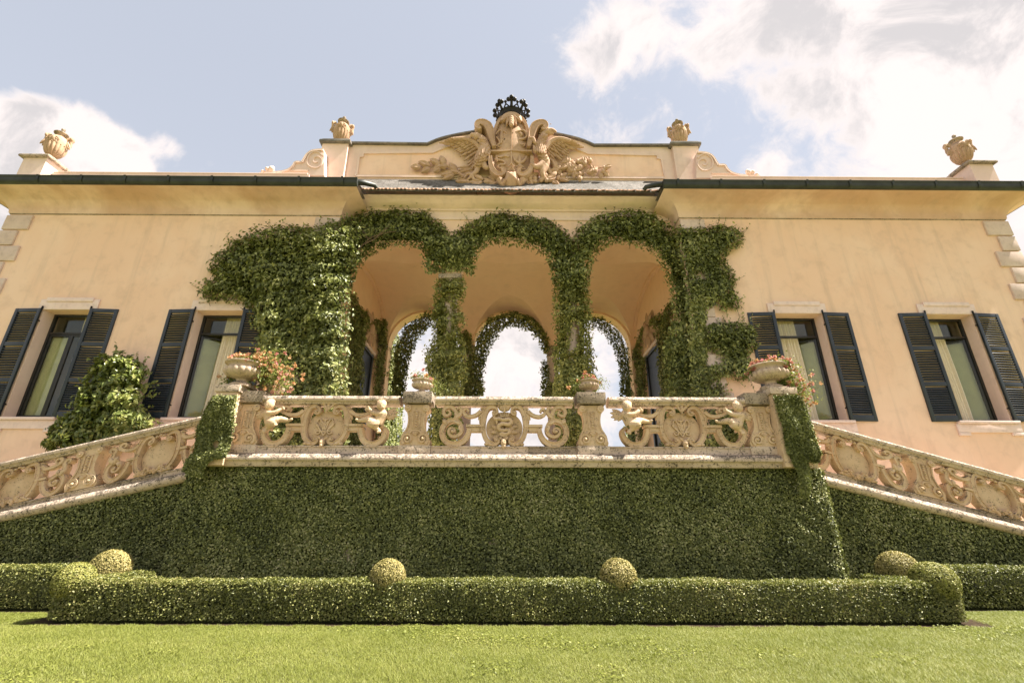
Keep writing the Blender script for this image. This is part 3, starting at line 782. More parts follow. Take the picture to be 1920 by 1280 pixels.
ol = [(-4.36, bz+.0), (-4.36, pn[0][1]-.10), (-4.25, pn[1][1]-.12), (-4.23, pn[1][1])]+[(x, z) for x, z in pn[2:]]
ol = ol+[(-x, z) for x, z in ol[::-1]]
mb = MB(T); mb.prism(ol, 0.0015, 0.004); pnl = vp(mb, 'sunk_panel', 'wall', smooth=0)
mb = MB(T); mb.ribbon(ol+[ol[0]], 0.07, -0.01, 0.045, 0.05); vp(mb, 'panel_moulding', 'pink', parent=pnl)

# ---- windows and shutters
slat_me = None
def window(xa, xb, style, sgn):
    """xa < xb opening; style 'closed', 'left' or 'right' = which casement swings inwards"""
    yf = YW+0.27; w = empty('window', Vector(((xa+xb)/2, YW, WZ0))-villa.location, villa); W = xb-xa; H = WZ1-WZ0
    tz = 2.06; b = .055
    mb = MB()
    for x0, x1, z0, z1 in ((-W/2, -W/2+b, 0, H), (W/2-b, W/2, 0, H), (-W/2+b, W/2-b, H-b, H), (-W/2+b, W/2-b, 0, b), (-W/2+b, W/2-b, tz, tz+.05)):
        mb.box(x0+.001, x1-.001, .27, .34, z0+.001, z1-.001, .006)
    mb.build('window_frame', 'frame', w)
    mb = MB(); mb.box(-W/2+b, W/2-b, .30, .306, tz+.05, H-b); mb.build('pane', 'glass', w, smooth=0)
    def casement(side, ang):
        c = empty('casement', (side*(W/2-b), .31, b), w, rz=R(ang)*side); L = W/2-b; hh = tz-b
        m_ = MB(); d = -side
        for x0, x1, z0, z1 in ((0, .05, 0, hh), (L-.05, L, 0, hh), (.05, L-.05, hh-.05, hh), (.05, L-.05, 0, .06)):
            m_.box(min(d*x0, d*x1), max(d*x0, d*x1), -.02, .025, z0+.002, z1-.002, .005)
        fr = m_.build('casement_frame', 'frame', w); fr.location = c.location; fr.rotation_euler = c.rotation_euler
        m_ = MB(); m_.box(min(d*.05, d*(L-.05)), max(d*.05, d*(L-.05)), 0, .005, .06, hh-.05); p_ = m_.build('pane', 'glass', w, smooth=0)
        p_.location = c.location; p_.rotation_euler = c.rotation_euler
        bpy.data.objects.remove(c)
    for side in (-1, 1):
        opened = (style == 'left' and side == -1) or (style == 'right' and side == 1)
        if style == 'closed': casement(side, 0)
        elif opened: casement(side, -38)
        else: casement(side, -100)
    # added olive panels behind the casements, coloured like a hillside reflected in the glass
        if style == 'closed' and side == 1: continue
        L = W/2-b; m_ = MB(); d = -side; m_.box(min(d*.02, d*L*.96), max(d*.02, d*L*.96), .05, .075, .05, tz-b-.06, .004); m_.box(min(d*.09, d*L*.85), max(d*.09, d*L*.85), .044, .0495, .15, tz-b-.18, .003)
        p_ = m_.build('reflection_panel', 'reflected_hill', w); p_.location = (side*(W/2-b), .31, b); p_.rotation_euler.z = R(0 if style == 'closed' else (-38 if opened else -100))*side
    # stone trim: head, sill slab, apron
    mb = MB(); mb.box(-W/2-.13, W/2+.13, -.035, .0-.001, H, H+.26, .008); mb.box(-W/2+.02, W/2-.0, -.06, -.037, H+.20, H+.30, .006); mb.build('lintel', 'surround', w)
    mb = MB(); mb.box(-W/2-.10, W/2+.10, -.10, .26, -.06, -.001, .012); mb.build('sill', 'surround', w)
    mb = MB(); mb.box(-W/2-.14, W/2+.14, -.04, -.001, -.25, -.063, .006)
    for sd in (-1, 1): mb.box(min(sd*(W/2-.1), sd*(W/2+.14)), max(sd*(W/2-.1), sd*(W/2+.14)), -.045, -.001, -.32, -.253, .006)
    mb.build('apron', 'surround', w)
    mb = MB()
    for sd in (-1, 1): mb.box(min(sd*W/2, sd*(W/2-.004)), max(sd*W/2, sd*(W/2-.004)), .001, .265, 0, H)
    mb.build('reveal', 'pink', w, smooth=0)
    return w

def shutter(hx, side, ang):
    """leaf folded back on the wall, hinged at hx and opening towards side"""
    global slat_me
    W, H = 0.63, 2.60
    s_ = empty('shutter', Vector((hx, YW-0.055, WZ0-0.015))-villa.location, villa, rz=R(ang)*side)
    mb = MB(); st = .075; d = side
    rails = [(0, .14), (.80, .90), (1.66, 1.76), (H-.09, H)]
    for x0, x1 in ((0, st), (W-st, W)): mb.box(min(d*x0, d*x1), max(d*x0, d*x1), -.022, .022, 0, H, .005)
    for z0, z1 in rails: mb.box(min(d*(st-.002), d*(W-st+.002)), max(d*(st-.002), d*(W-st+.002)), -.018, .018, z0, z1, .004)
    mb.build('shutter_frame', 'shutter', s_)
    mb = MB(lambda u, v, w: (u, v, w)); mb.tube([(0, 0.0, H-.02), (0, 0, H+.06)], .018, 6); mb.tube([(0, .05, .3), (0, .0, .3)], .015, 6); mb.tube([(0, .05, 2.3), (0, .0, 2.3)], .015, 6)
    mb.build('hinge', 'iron', s_)
    if slat_me is None:
        m_ = MB(); m_.box(-(W/2-st)+.001, (W/2-st)-.001, -.0045, .0045, -.033, .033, .002); slat_me = m_.mesh('slat')
    for a, b in zip(rails[:-1], rails[1:]):
        n = 12; z0, z1 = a[1]+.02, b[0]-.02
        for k in range(n):
            o = link('slat', slat_me, 'shutter', s_); o.location = (d*W/2, 0, z0+(z1-z0)*(k+.5)/n); o.rotation_euler = (R(-36+random.uniform(-2, 2)), 0, 0)

def curtain(xa, xb, y, z0, z1, label, gather=1.0, lean=0.0, mat='curtain'):
    mb = MB(); n, m_ = 60, 10; vs = []
    for j in range(m_+1):
        t = j/m_
        for i in range(n+1):
            u = i/n; g = 1-(1-gather)*t*t
            x = xa+(xb-xa)*(u*g+ (lean*t)); vs.append((x, y+0.045*math.sin(u*44)+0.02*math.sin(u*17+1), z1-(z1-z0)*t))
    mb.raw(vs, [(j*(n+1)+i, j*(n+1)+i+1, (j+1)*(n+1)+i+1, (j+1)*(n+1)+i) for j in range(m_) for i in range(n)])
    mb.build('curtain', mat, label=label, cat='curtain', group='curtains inside the windows', smooth=180)

wins = [(-WX1, -WX0, 'closed'), (-VX1, -VX0, 'left'), (VX0, VX1, 'right'), (WX0, WX1, 'right')]
for xa, xb, stl in wins:
    window(xa, xb, stl, 1); shutter(xa-.012, -1, random.uniform(2, 5)); shutter(xb+.012, 1, random.uniform(2, 5))
curtain(-10.47, -9.98, YW+.44, 3.35, 6.1, 'cream curtain drawn aside behind the closed far left window', .62, .30)
curtain(-6.98, -6.46, YW+.46, 3.35, 6.1, 'cream curtain in the open window behind the left flower bowl', 1.0, -.12)
curtain(6.46, 7.00, YW+.46, 3.35, 6.1, 'cream curtain in the open window behind the right flower bowl', 1.0, .16)
curtain(10.06, 10.58, YW+.46, 3.35, 6.1, 'cream curtain in the open window at the far right', .8, .30)


# ---- coat of arms, traced on the parapet and carved in depth
YA = 10.70
coa = empty('coat_of_arms', Vector((0, YA, 10.8))-villa.location, villa)
ORG = (0.0, 10.8)
def A(zx, zy, w=0.22):
    p = at(760+zx/4.8, 170+zy/4.8, YA-w); return (p[0], p[2]-10.8)
def A3(pts): return [(*A(p[0], p[1], p[2]), p[2]) for p in pts]
k_ = (A(1000, 500)[0]-A(900, 500)[0])/100          # metres per traced unit
# shield
mb = MB()
out_l = [(955, 212), (905, 216), (862, 240), (828, 290), (806, 352), (792, 420), (778, 500), (770, 580), (772, 650), (790, 712), (830, 752), (890, 765), (955, 772)]
oL = [A(*p) for p in out_l]; cx = oL[0][0]
oL = [tuple(q) for q in crom(oL, 3)]; shp = oL+[(2*cx-u, v) for u, v in oL[::-1]][1:-1]
mb.dome(shp, -0.05, 0.22, 9, 2.2, None, 0.14)
c0 = A(955, 565); mb.ribbon([A(772, 566), A(860, 566), A(955, 560), A(1050, 566), A(1140, 566)], 0.045, 0.1, 0.335, 0.0)
mb.ribbon([A(955, 330), A(955, 560), A(955, 690)], 0.03, 0.1, 0.325, 0.0)
# rim
mb.ribbon(shp+[shp[0]], 0.09, -0.05, 0.22, 0.25)
# ears at the top and scrolled lip below
for s in (-1, 1):
    def E(zx, zy): u, v = A(zx, zy, .30); return (u if s < 0 else 2*cx-u, v)
    pth = [E(*q) for q in [(800, 520), (778, 440), (765, 380), (740, 330), (700, 306), (662, 308), (646, 335), (660, 358), (684, 352)]]
    mb.ribbon(crom(pth, 5), list(np.interp(np.linspace(0, 8, 41), range(9), [.10, .17, .22, .24, .22, .19, .15, .11, .08])), -.05, .42, .3)
    pth = [E(*q) for q in [(765, 600), (770, 680), (800, 740), (850, 765), (885, 745), (880, 712), (858, 705)]]
    mb.ribbon(crom(pth, 5), list(np.interp(np.linspace(0, 6, 31), range(7), [.08, .13, .15, .15, .13, .11, .08])), -.05, .38, .3)
    mb.tube([(*E(870, 800), .1), (*E(850, 820), .35), (*E(880, 850), .3), (*E(900, 820), .4)], [.06, .10, .10, .06], 8)
lip = [A(*q, .36) for q in [(885, 700), (925, 712), (955, 706), (985, 712), (1022, 700), (1030, 760), (1048, 810), (1050, 840), (1000, 868), (950, 880), (905, 868), (862, 838), (866, 800), (884, 760)]]
mb.dome([tuple(q) for q in crom(lip, 3, True)], .1, .26, 6, 2.0, None, .12)
mb.tube([(*A(930, 760), .55), (*A(952, 735), .58), (*A(976, 762), .55)], .03, 6); mb.tube([(*A(925, 800), .58), (*A(952, 770), .6), (*A(982, 802), .56)], .03, 6)
# mask and leaves at the top
for a, L in ((235, 130), (255, 150), (270, 160), (285, 150), (305, 130)): u, v = A(955, 222); mb.petal(u, v, a, L*k_*1.15, .17, .30, .10, .10)
for q in range(4): mb.ball((*A(955, 240+q*24, .45), .42+.02*q), (.07, .08, .07), 8, 6)
shield = mb.build('shield', 'arms', coa, smooth=45)
# the four quarters
def charge(cells, w, name='charge'):
    m_ = MB()
    for pts, rr in cells: m_.tube(crom(A3([(x, y, w) for x, y in pts]), 4), [q*.72 for q in np.interp(np.linspace(0, len(pts)-1, 4*(len(pts)-1)+1), range(len(pts)), rr)], 6)
    m_.build(name, 'arms', shield, smooth=60)
charge([([(815, 395), (850, 360), (905, 380), (920, 420), (880, 450), (850, 430)], [.03, .05, .06, .05, .05, .03]), ([(870, 350), (865, 420), (862, 480)], [.04, .09, .05]), ([(820, 420), (850, 470), (815, 500)], [.05, .05, .03]), ([(905, 420), (885, 470), (915, 495)], [.05, .05, .03]), ([(830, 505), (910, 500)], [.03, .03])], .255)
charge([([(970, 385), (1010, 370), (1060, 360), (1095, 390), (1080, 430), (1020, 445), (1000, 470), (1040, 490), (1075, 485), (1060, 505), (1010, 500)], [.03, .05, .06, .07, .06, .055, .05, .05, .045, .03, .03]), ([(1030, 380), (1050, 400), (1030, 410)], [.06, .06, .03]), ([(1000, 400), (980, 420)], [.04, .02])], .255)
charge([([(815, 585), (850, 600), (900, 590), (935, 600)], [.03, .05, .06, .05]), ([(805, 620), (850, 625), (890, 640), (895, 665), (850, 670), (835, 690), (860, 700)], [.03, .05, .05, .05, .05, .04, .03]), ([(820, 600), (830, 640)], [.05, .04])], .275)
charge([([(970, 590), (990, 630), (1030, 655), (1070, 630), (1092, 590)], [.02, .06, .07, .06, .02]), ([(1028, 590), (1030, 640), (1032, 700)], [.05, .08, .04]), ([(1000, 690), (1030, 670), (1065, 692)], [.04, .05, .04]), ([(985, 705), (1080, 705)], [.03, .03])], .275)

def wing(mb, arm, a0, a1, L0, L1, n, w0, W=.105):
    arm = crom(arm, 8)
    for row, (sc, lift) in enumerate(((1.0, 0.0), (.66, .06), (.40, .11), (.2, .15))):
        for k in range(n):
            t = min(1, (k+.5*(row % 2))/(n-1)); p = arm[int(t*(len(arm)-1))]
            mb.petal(p[0], p[1], a0+(a1-a0)*t+random.uniform(-4, 4), (L0+(L1-L0)*t)*sc*random.uniform(.93, 1.05), W*(1-.1*row), w0+lift+.012*(k % 2), .045, .02, .015)
    mb.tube([(p[0], p[1], w0+.16) for p in arm], list(np.interp(np.linspace(0, 1, len(arm)), [0, .5, 1], [.10, .085, .05])), 7)
def creature(name, body, parts):
    """one continuous body"""
    m_ = MB()
    for pts, rr in body: m_.tube(crom(A3(pts), 4), list(np.interp(np.linspace(0, len(pts)-1, 4*(len(pts)-1)+1), range(len(pts)), rr)), 10)
    for c, r in parts: m_.ball((*A(c[0], c[1], c[2]), c[2]), r, 12, 8)
    return link(name, fuse(m_, name, .016, 2), 'arms', coa)
def plumage(mb, spine, n, ang, L=.17, W=.10):
    """scaled rows of small feathers lying on the body: spine = traced (x, y, w, radius)"""
    sp = np.array([(*A(q[0], q[1], q[2]+q[3]*.7), q[2], q[3]) for q in spine]); rows = n
    for r in range(rows):
        t = r/(rows-1)*(len(sp)-1); i = min(int(t), len(sp)-2); f = t-i; q = sp[i]*(1-f)+sp[i+1]*f; tang = sp[i+1][:2]-sp[i][:2]; tang /= np.linalg.norm(tang); nr = np.array([-tang[1], tang[0]])
        m_ = max(3, int(q[3]*2.6/W))
        for k in range(m_):
            x = ((k+.5*(r % 2)+.25)/m_*2-1)*.98; u, v = q[:2]+nr*q[3]*x
            mb.petal(u, v, math.degrees(math.atan2(tang[1], tang[0]))+ang+x*-22+random.uniform(-7, 7), L*random.uniform(.85, 1.15), W, q[2]+q[3]*math.sqrt(max(0, 1-x*x))*.98-.012, .04, .035, .014)
eag = creature('eagle', [([(640, 418, .34), (688, 440, .26), (716, 500, .24), (708, 560, .24), (672, 620, .20), (640, 680, .14)], [.11, .12, .16, .20, .18, .11]),
                         ([(648, 410, .36), (612, 398, .38), (588, 402, .37), (590, 424, .36)], [.10, .065, .045, .02]),
                         ([(690, 630, .22), (722, 690, .28), (756, 690, .30), (785, 655, .3)], [.11, .075, .055, .04]), ([(655, 670, .18), (640, 725, .22), (600, 760, .22)], [.10, .07, .05]),
                         ([(780, 660, .3), (802, 640, .3)], [.035, .02]), ([(780, 660, .3), (806, 662, .3)], [.035, .02]), ([(780, 660, .3), (795, 682, .3)], [.035, .02]),
                         ([(600, 760, .22), (560, 750, .2), (530, 790, .18)], [.05, .04, .02]), ([(600, 760, .22), (620, 800, .2), (680, 815, .18)], [.05, .045, .02]), ([(600, 760, .22), (575, 790, .2), (545, 812, .18)], [.045, .035, .02])],
               [((640, 412, .36), (.105, .11, .10)), ((640, 393, .40), (.07, .03, .05))])
mb = MB()
wing(mb, [A(695, 545), A(630, 475), A(545, 440), A(430, 440)], 238, 178, 150*k_*1.35, 118*k_*1.1, 14, .08)
for k in range(6): u, v = A(600-k*30, 470-k*5); mb.petal(u, v, 60-k*4, .20, .09, .12, .04)
mb.build('wing', 'arms', eag, smooth=45)
mb = MB()
for i, (x, y, a) in enumerate([(640, 660, 190), (640, 668, 197), (642, 680, 203), (645, 690, 209), (650, 698, 216), (655, 702, 224), (650, 648, 184)]): u, v = A(x, y); mb.petal(u, v, a, 178*k_*1.05, .10, .06+.025*(i % 2), .045)
mb.build('tail', 'arms', eag, smooth=45)
mb = MB()
plumage(mb, [(668, 425, .30, .12), (700, 455, .26, .13), (718, 500, .24, .16), (710, 560, .24, .20), (680, 615, .20, .18), (650, 665, .15, .12)], 15, 0)
u, v = A(628, 406); mb.ball((u, v, .455), .018, 6, 5)
mb.build('feathers', 'arms', eag, smooth=45)

grf = creature('griffin', [([(1290, 372, .36), (1255, 398, .3), (1225, 450, .26), (1215, 520, .26), (1232, 590, .24), (1258, 650, .2), (1250, 700, .2)], [.11, .11, .13, .17, .145, .15, .12]),
                           ([(1290, 366, .38), (1325, 358, .40), (1362, 374, .38)], [.10, .065, .02]), ([(1300, 384, .37), (1338, 390, .36)], [.06, .02]),
                           ([(1205, 500, .28), (1165, 470, .36), (1152, 432, .40), (1128, 425, .40)], [.09, .06, .05, .03]), ([(1215, 545, .30), (1172, 548, .38), (1160, 505, .38)], [.09, .06, .04]),
                           ([(1128, 425, .40), (1112, 412, .4)], [.035, .015]), ([(1128, 425, .40), (1110, 432, .4)], [.035, .015]), ([(1160, 505, .38), (1145, 488, .38)], [.035, .015]),
                           ([(1255, 690, .22), (1232, 740, .28), (1245, 790, .22), (1208, 802, .24)], [.13, .075, .055, .04]), ([(1235, 660, .26), (1180, 690, .34), (1142, 662, .34), (1122, 668, .33)], [.12, .075, .05, .035]),
                           ([(1275, 680, .14), (1302, 740, .13), (1340, 752, .13), (1354, 700, .13), (1328, 640, .13), (1318, 590, .13)], [.075, .06, .055, .05, .045, .03])],
               [((1286, 368, .38), (.10, .095, .095)), ((1274, 340, .36), (.03, .09, .03)), ((1295, 345, .38), (.06, .03, .05)), ((1222, 500, .30), (.15, .22, .12))])
mb = MB()
wing(mb, [A(1258, 535), A(1310, 470), A(1390, 440), A(1490, 460)], -62, -12, 150*k_*1.35, 122*k_*1.1, 14, .08)
for k in range(6): u, v = A(1320+k*28, 470-k*4); mb.petal(u, v, 115+k*4, .20, .09, .12, .04)
mb.build('wing', 'arms', grf, smooth=45)
mb = MB()
plumage(mb, [(1262, 392, .31, .11), (1240, 425, .28, .12), (1222, 470, .26, .15), (1215, 530, .26, .17)], 9, 0)
for a in range(7): u, v = A(1262-a*7, 370+a*16); mb.petal(u, v, 165+a*8, .15, .06, .3, .03)
for k in range(3): u, v = A(1230+k*8, 600+k*25); mb.ribbon([(u-.13, v+.02), (u, v-.02), (u+.12, v+.01)], .025, .2, .385-.02*k, 0)
u, v = A(1302, 364); mb.ball((u, v, .475), .017, 6, 5)
mb.build('feathers', 'arms', grf, smooth=45)
# laurel on the left, oak on the right, with the foliage tangled below the shield
mb = MB()
mb.tube(A3([(640, 830, .12), (520, 770, .08), (420, 700, .06), (330, 650, .06), (230, 640, .06), (110, 660, .06)]), [.05, .05, .04, .035, .03, .02], 6)
for x, y, a, L in [(130, 655, 178, 75), (215, 640, 158, 95), (210, 660, 218, 75), (300, 625, 150, 85), (320, 640, 205, 60), (300, 655, 232, 60), (345, 630, 112, 85), (365, 640, 195, 55), (455, 690, 128, 90), (440, 700, 196, 105), (430, 715, 215, 90), (470, 700, 170, 60), (560, 790, 165, 60), (570, 800, 215, 60)]:
    u, v = A(x, y); mb.petal(u, v, a, L*k_*1.2, .22, .05, .10, .03)
for i in range(26):
    x = random.uniform(540, 850); y = 830-abs(x-690)*0.15+random.uniform(-35, 15); u, v = A(x, y); mb.petal(u, v, random.uniform(120, 260), .3, .15, random.uniform(.05, .2), .07)
mb.build('laurel_branch', 'arms', coa, smooth=45)
mb = MB()
mb.tube(A3([(1250, 800, .12), (1370, 740, .08), (1450, 690, .06), (1560, 650, .06), (1640, 650, .06), (1700, 700, .06), (1800, 690, .06)]), [.05, .05, .04, .035, .03, .03, .02], 6)
for cx_, cy_, r_, n_ in [(1480, 640, 45, 14), (1600, 630, 45, 12), (1520, 700, 40, 8), (1570, 735, 25, 5), (1700, 710, 28, 5), (1785, 690, 26, 5), (1390, 760, 35, 8), (1380, 690, 30, 6)]:
    for i in range(n_):
        x, y = cx_+random.gauss(0, r_*.55), cy_+random.gauss(0, r_*.5); u, v = A(x, y)
        mb.petal(u, v, random.uniform(0, 360), .22, .15, random.uniform(.04, .14), .07)
        if i % 3 == 0: mb.ball((u, v, .12), (.06, .08, .07), 7, 5)
for i in range(30):
    x = random.uniform(1050, 1330); y = 800-abs(x-1180)*0.06+random.uniform(-40, 25); u, v = A(x, y); mb.petal(u, v, random.uniform(-80, 80), .26, .16, random.uniform(.05, .22), .07)
    if i % 3 == 0: mb.ball((u, v, .2), .07, 7, 5)
mb.build('oak_branch', 'arms', coa, smooth=45)
# iron crown on the stone head of the shield
hz = A(955, 214, .25)[1]-.04; CV = .56
mb = MB(); mb.lathe([(.36, hz-.20), (.345, hz-.02), (.30, hz+.06), (.20, hz+.13), (.05, hz+.16)], 20, (cx, -.05, 0)); mb.build('shield_head', 'arms', coa)
TC = lambda u, v, w: (cx+u*.87, -w*.87-.05, hz+v*CV*.86)
mb = MB(TC); n = 40
ringp = [(.355, .05), (.39, .05), (.41, .18), (.45, .34), (.425, .36), (.38, .2)]
for i in range(len(ringp)):
    (r0_, z0_), (r1_, z1_) = ringp[i], ringp[(i+1) % len(ringp)]
    mb.add([(r*math.cos(2*math.pi*k/n), z, r*math.sin(2*math.pi*k/n)) for r, z in ((r0_, z0_), (r1_, z1_)) for k in range(n)], [(k, (k+1) % n, n+(k+1) % n, n+k) for k in range(n)])
crown = mb.build('crown', 'iron', coa, smooth=40)
for k in range(8):
    a = math.pi/2+2*math.pi*k/8; ca, sa = math.cos(a), math.sin(a); ta, tb = -sa, ca
    mb = MB(TC)
    mb.tube([(.43*ca, .30, .43*sa), (.49*ca, .46, .49*sa), (.55*ca, .60, .55*sa)], [.06, .045, .045], 6)
    for du, dv in ((0, .80), (.10, .62), (-.10, .62)): mb.ball((.57*ca+ta*du, dv, .57*sa+tb*du), (.08, .125, .08), 8, 6)
    mb.build('fleuron', 'iron', crown, smooth=60)
    a2 = a+math.pi/8; ca, sa = math.cos(a2), math.sin(a2); mb = MB(TC)
    for da in (-.25, .25): mb.tube([(.43*math.cos(a2+da), .32, .43*math.sin(a2+da)), (.50*ca, .48, .50*sa)], .026, 6)
    mb.tube([(.50*ca, .48, .50*sa), (.52*ca, .56, .52*sa)], .022, 6); mb.ball((.525*ca, .60, .525*sa), (.052, .08, .052), 8, 6)
    mb.build('pearl', 'iron', crown, smooth=60)

# ================================================================== URNS ON THE ROOF
def urn(name, loc, rz, label):
    u = empty(name, loc, label=label, cat='urn', group='lidded terracotta urns along the roof line', rz=rz); u.scale = (.82, .82, 1.22)
    mb = MB(); mb.box(-.17, .17, -.17, .17, 0, .05, .01)
    mb.lathe([(.15, .052), (.155, .075), (.11, .10), (.10, .12)], 24); mb.build('foot', 'terracotta_urn', u)
    mb = MB(); mb.lathe([(.10, .122), (.16, .15), (.22, .20), (.265, .27), (.285, .34), (.29, .41), (.29, .415), (.275, .42), (.283, .46), (.278, .52), (.25, .59), (.20, .645), (.14, .67), (.12, .69), (.12, .72)], 64, gad=(16, .12, .15, .412))
    mb.build('bowl', 'terracotta_urn', u, smooth=50)
    mb = MB(); mb.lathe([(.125, .722), (.13, .74), (.20, .76), (.205, .775), (.18, .79), (.10, .82), (.05, .84), (.035, .86), (.055, .885), (.06, .905), (.045, .93), (.015, .945)], 28); mb.build('lid', 'blackened', u)
    for s in (-1, 1):
        mb = MB(); mb.tube([(s*.20, .64, 0), (s*.28, .70, 0), (s*.345, .68, 0), (s*.35, .61, 0), (s*.30, .585, 0), (s*.285, .62, 0)], [.04, .05, .05, .045, .035, .025], 8)
        mb.tube([(s*.33, .60, 0), (s*.36, .50, 0), (s*.335, .40, 0)], [.05, .04, .02], 8); mb.ball((s*.35, .67, 0), (.05, .06, .10), 8, 6)
        for a in (-35, -10, 15, 40): mb.petal(s*.27, .55, 270+s*a, .22, .09, .05, .05)
        mb.build('handle', 'terracotta_urn', u, smooth=50)
        mb = MB(lambda a, b, c, s=s: (a, s*(.26+c)*-1, b))
        for a in (200, 230, 270, 310, 340): mb.petal(0, .56, a, .18, .09, 0, .05)
        mb.ball((0, .52, .02), (.06, .07, .05), 8, 6); mb.build('leaf_mask', 'terracotta_urn', u, smooth=50)
    return u
urn('roof_urn', (-12.68, 10.36, 10.47), .35, 'lidded terracotta urn on the far left corner of the roof')
urn('roof_urn', (-5.05, 10.90, 11.56), .25, 'lidded urn on the tall pedestal left of the carved coat of arms')
urn('roof_urn', (5.05, 10.90, 11.56), -.25, 'lidded urn on the tall pedestal right of the carved coat of arms')
urn('roof_urn', (12.68, 10.36, 10.47), -.35, 'lidded terracotta urn on the far right corner of the roof')

# ================================================================== TERRACE AND BALUSTRADE
BX = -0.09                                  # the terrace stands a touch left of the house axis
YBAL = 8.40                                 # face of the carved panels
ID3 = lambda u, v, w: (u, v, w)
terr = empty('terrace', (BX, 9.0, 0), label='raised stone terrace in front of the loggia with an ivy covered retaining wall', cat='terrace')
def wpart(mb, name, mat, parent, **kw):
    """part modelled in world coordinates under any thing"""
    o = mb.build(name, mat, **kw); o.parent = parent; off = Vector((0, 0, 0)); q = parent
    while q: off += q.location; q = q.parent
    o.location = -off; return o
TL, TR = -5.56, 5.44
mb = MB(); mb.box(TL, TR, 8.47, 9.19, 0, 2.12); wpart(mb, 'retaining_wall', 'blackened', terr, smooth=0)
mb = MB(); mb.box(TL-.02, TR+.02, 8.50, 9.19, 2.123, FLOOR-.004); wpart(mb, 'paving', 'paving', terr, smooth=0)

def beam(mb, x0, x1, prof, f=None):
    """profile of (y, z) run along x; f lifts each x"""
    n = len(prof); f = f or (lambda x: 0.0)
    mb.raw([(x, y, z+f(x)) for x in (x0, x1) for y, z in prof], [tuple(range(n)), tuple(range(n, 2*n))]+[(k, (k+1) % n, n+(k+1) % n, n+k) for k in range(n)])
LEDGE = [(8.55, 2.349), (8.33, 2.346), (8.265, 2.33), (8.23, 2.295), (8.215, 2.255), (8.225, 2.225), (8.262, 2.212), (8.275, 2.195), (8.285, 2.145), (8.30, 2.126), (8.55, 2.126)]
BASE = [(8.68, 2.3505), (8.68, 2.496), (8.38, 2.496), (8.372, 2.488), (8.372, 2.470), (8.388, 2.462), (8.388, 2.3505)]
RAIL = [(8.68, 3.29), (8.64, 3.36), (8.56, 3.392), (8.44, 3.396), (8.34, 3.378), (8.295, 3.34), (8.29, 3.30), (8.31, 3.272), (8.345, 3.262), (8.352, 3.235), (8.385, 3.225), (8.60, 3.225), (8.65, 3.262)]
bal = empty('terrace_balustrade', (BX, YBAL, 2.126), label='carved stone balustrade with cherubs and scrolled cartouches along the terrace front', cat='balustrade')
xs = [-5.36]
while xs[-1] < 5.0: xs.append(min(5.33, xs[-1]+random.uniform(1.02, 1.25)))
for a, b in zip(xs[:-1], xs[1:]):
    mb = MB(); dz = random.uniform(-.004, .004); beam(mb, a+.003, b-.003, [(y+dz, z) for y, z in LEDGE]); wpart(mb, 'ledge_stone', 'weathered', bal, smooth=50)
PIT, HP = 3.15, 4.62                        # pier pitch, half pier position
piers = [BX-PIT/2-.0, BX+PIT/2]
edges = [BX-HP+.20, piers[0]-.29, piers[0]+.29, piers[1]-.29, piers[1]+.29, BX+HP-.20]
for a, b in zip(edges[::2], edges[1::2]):
    for c, d in ((a, (a*2+b)/3), ((a*2+b)/3, (a+2*b)/3), ((a+2*b)/3, b)):
        mb = MB(); beam(mb, c+.002, d-.002, BASE); wpart(mb, 'base_stone', 'blackened' if random.random() < .5 else 'weathered', bal, smooth=30)
    mb = MB(); e = .035; beam(mb, a+e, (a+b)/2+.3-.002, RAIL); wpart(mb, 'handrail', 'weathered', bal, smooth=50)
    mb = MB(); beam(mb, (a+b)/2+.3+.002, b-e, RAIL); wpart(mb, 'handrail', 'weathered', bal, smooth=50)

K = .00168
def pier_mesh(half=0):
    """waisted pier with rolled shoulders, bead drop and a pair of scrolls at the foot; half = -1/1 keeps one side"""
    out = []
    H = 0.725
    mb = MB()
    pr = crom([(0, .25), (.06, .268), (.14, .255), (.22, .215), (.34, .165), (.5, .145), (.68, .148), (.8, .165), (.86, .205), (.93, .222), (1.0, .205)], 4)
    lo = -.27 if half >= 0 else 0.0; hi = .27 if half <= 0 else 0.0
    pts = [(min(w, .27), t*H) for t, w in pr]
    poly = pts+[(-u, v) for u, v in pts[::-1]]
    mb.prism(poly, -.20, .035)
    for s in (-1, 1):
        mb.tube([(s*.165, H*.91, -.19), (s*.165, H*.91, .07)], .062, 14)
        mb.ball((s*.165, H*.91, .07), (.03, .03, .02), 8, 6)
        mb.ribbon([(s*a, b) for a, b in spiral(.135, .115, .10, .02, -60, 520, 40)], list(np.linspace(.05, .02, 41)), 0, .07, .3)
        mb.ball((s*.135, .115, .07), (.028, .028, .025), 8, 6)
        mb.ribbon([(s*a, b) for a, b in crom([(.235, .16), (.20, .22), (.155, .30), (.135, .40), (.14, .5), (.16, .58)], 5)], .025, .02, .055, 0.1)
    mb.prism([(-.062, .30), (.062, .30), (.062, .60), (-.062, .60)], .03, .040)
    mb.ribbon([(-.062, .30), (-.062, .60), (.062, .60), (.062, .30), (-.062, .30)], .016, .03, .058, 0)
    for k in range(6): mb.ball((0, .57-k*.046, .05), (.026-.001*k, .024, .026), 8, 6)
    for a in (50, 70, 90, 110, 130): mb.petal(0, .175, a, .105, .045, .03, .03)
    mb.ribbon([(.11*math.cos(R(q)), .17+.10*math.sin(R(q))) for q in range(10, 171, 10)], .022, .02, .06, 0)
    return mb.mesh('pier', 45)
pm = pier_mesh()
capm = MB(); capm.box(-.262, .262, -.115, .30, 0, .215, .012); capm = capm.mesh('pier_cap')
ftm = MB(); ftm.box(-.285, .285, -.055, .30, 0, .147, .008); ftm = ftm.mesh('pier_foot')
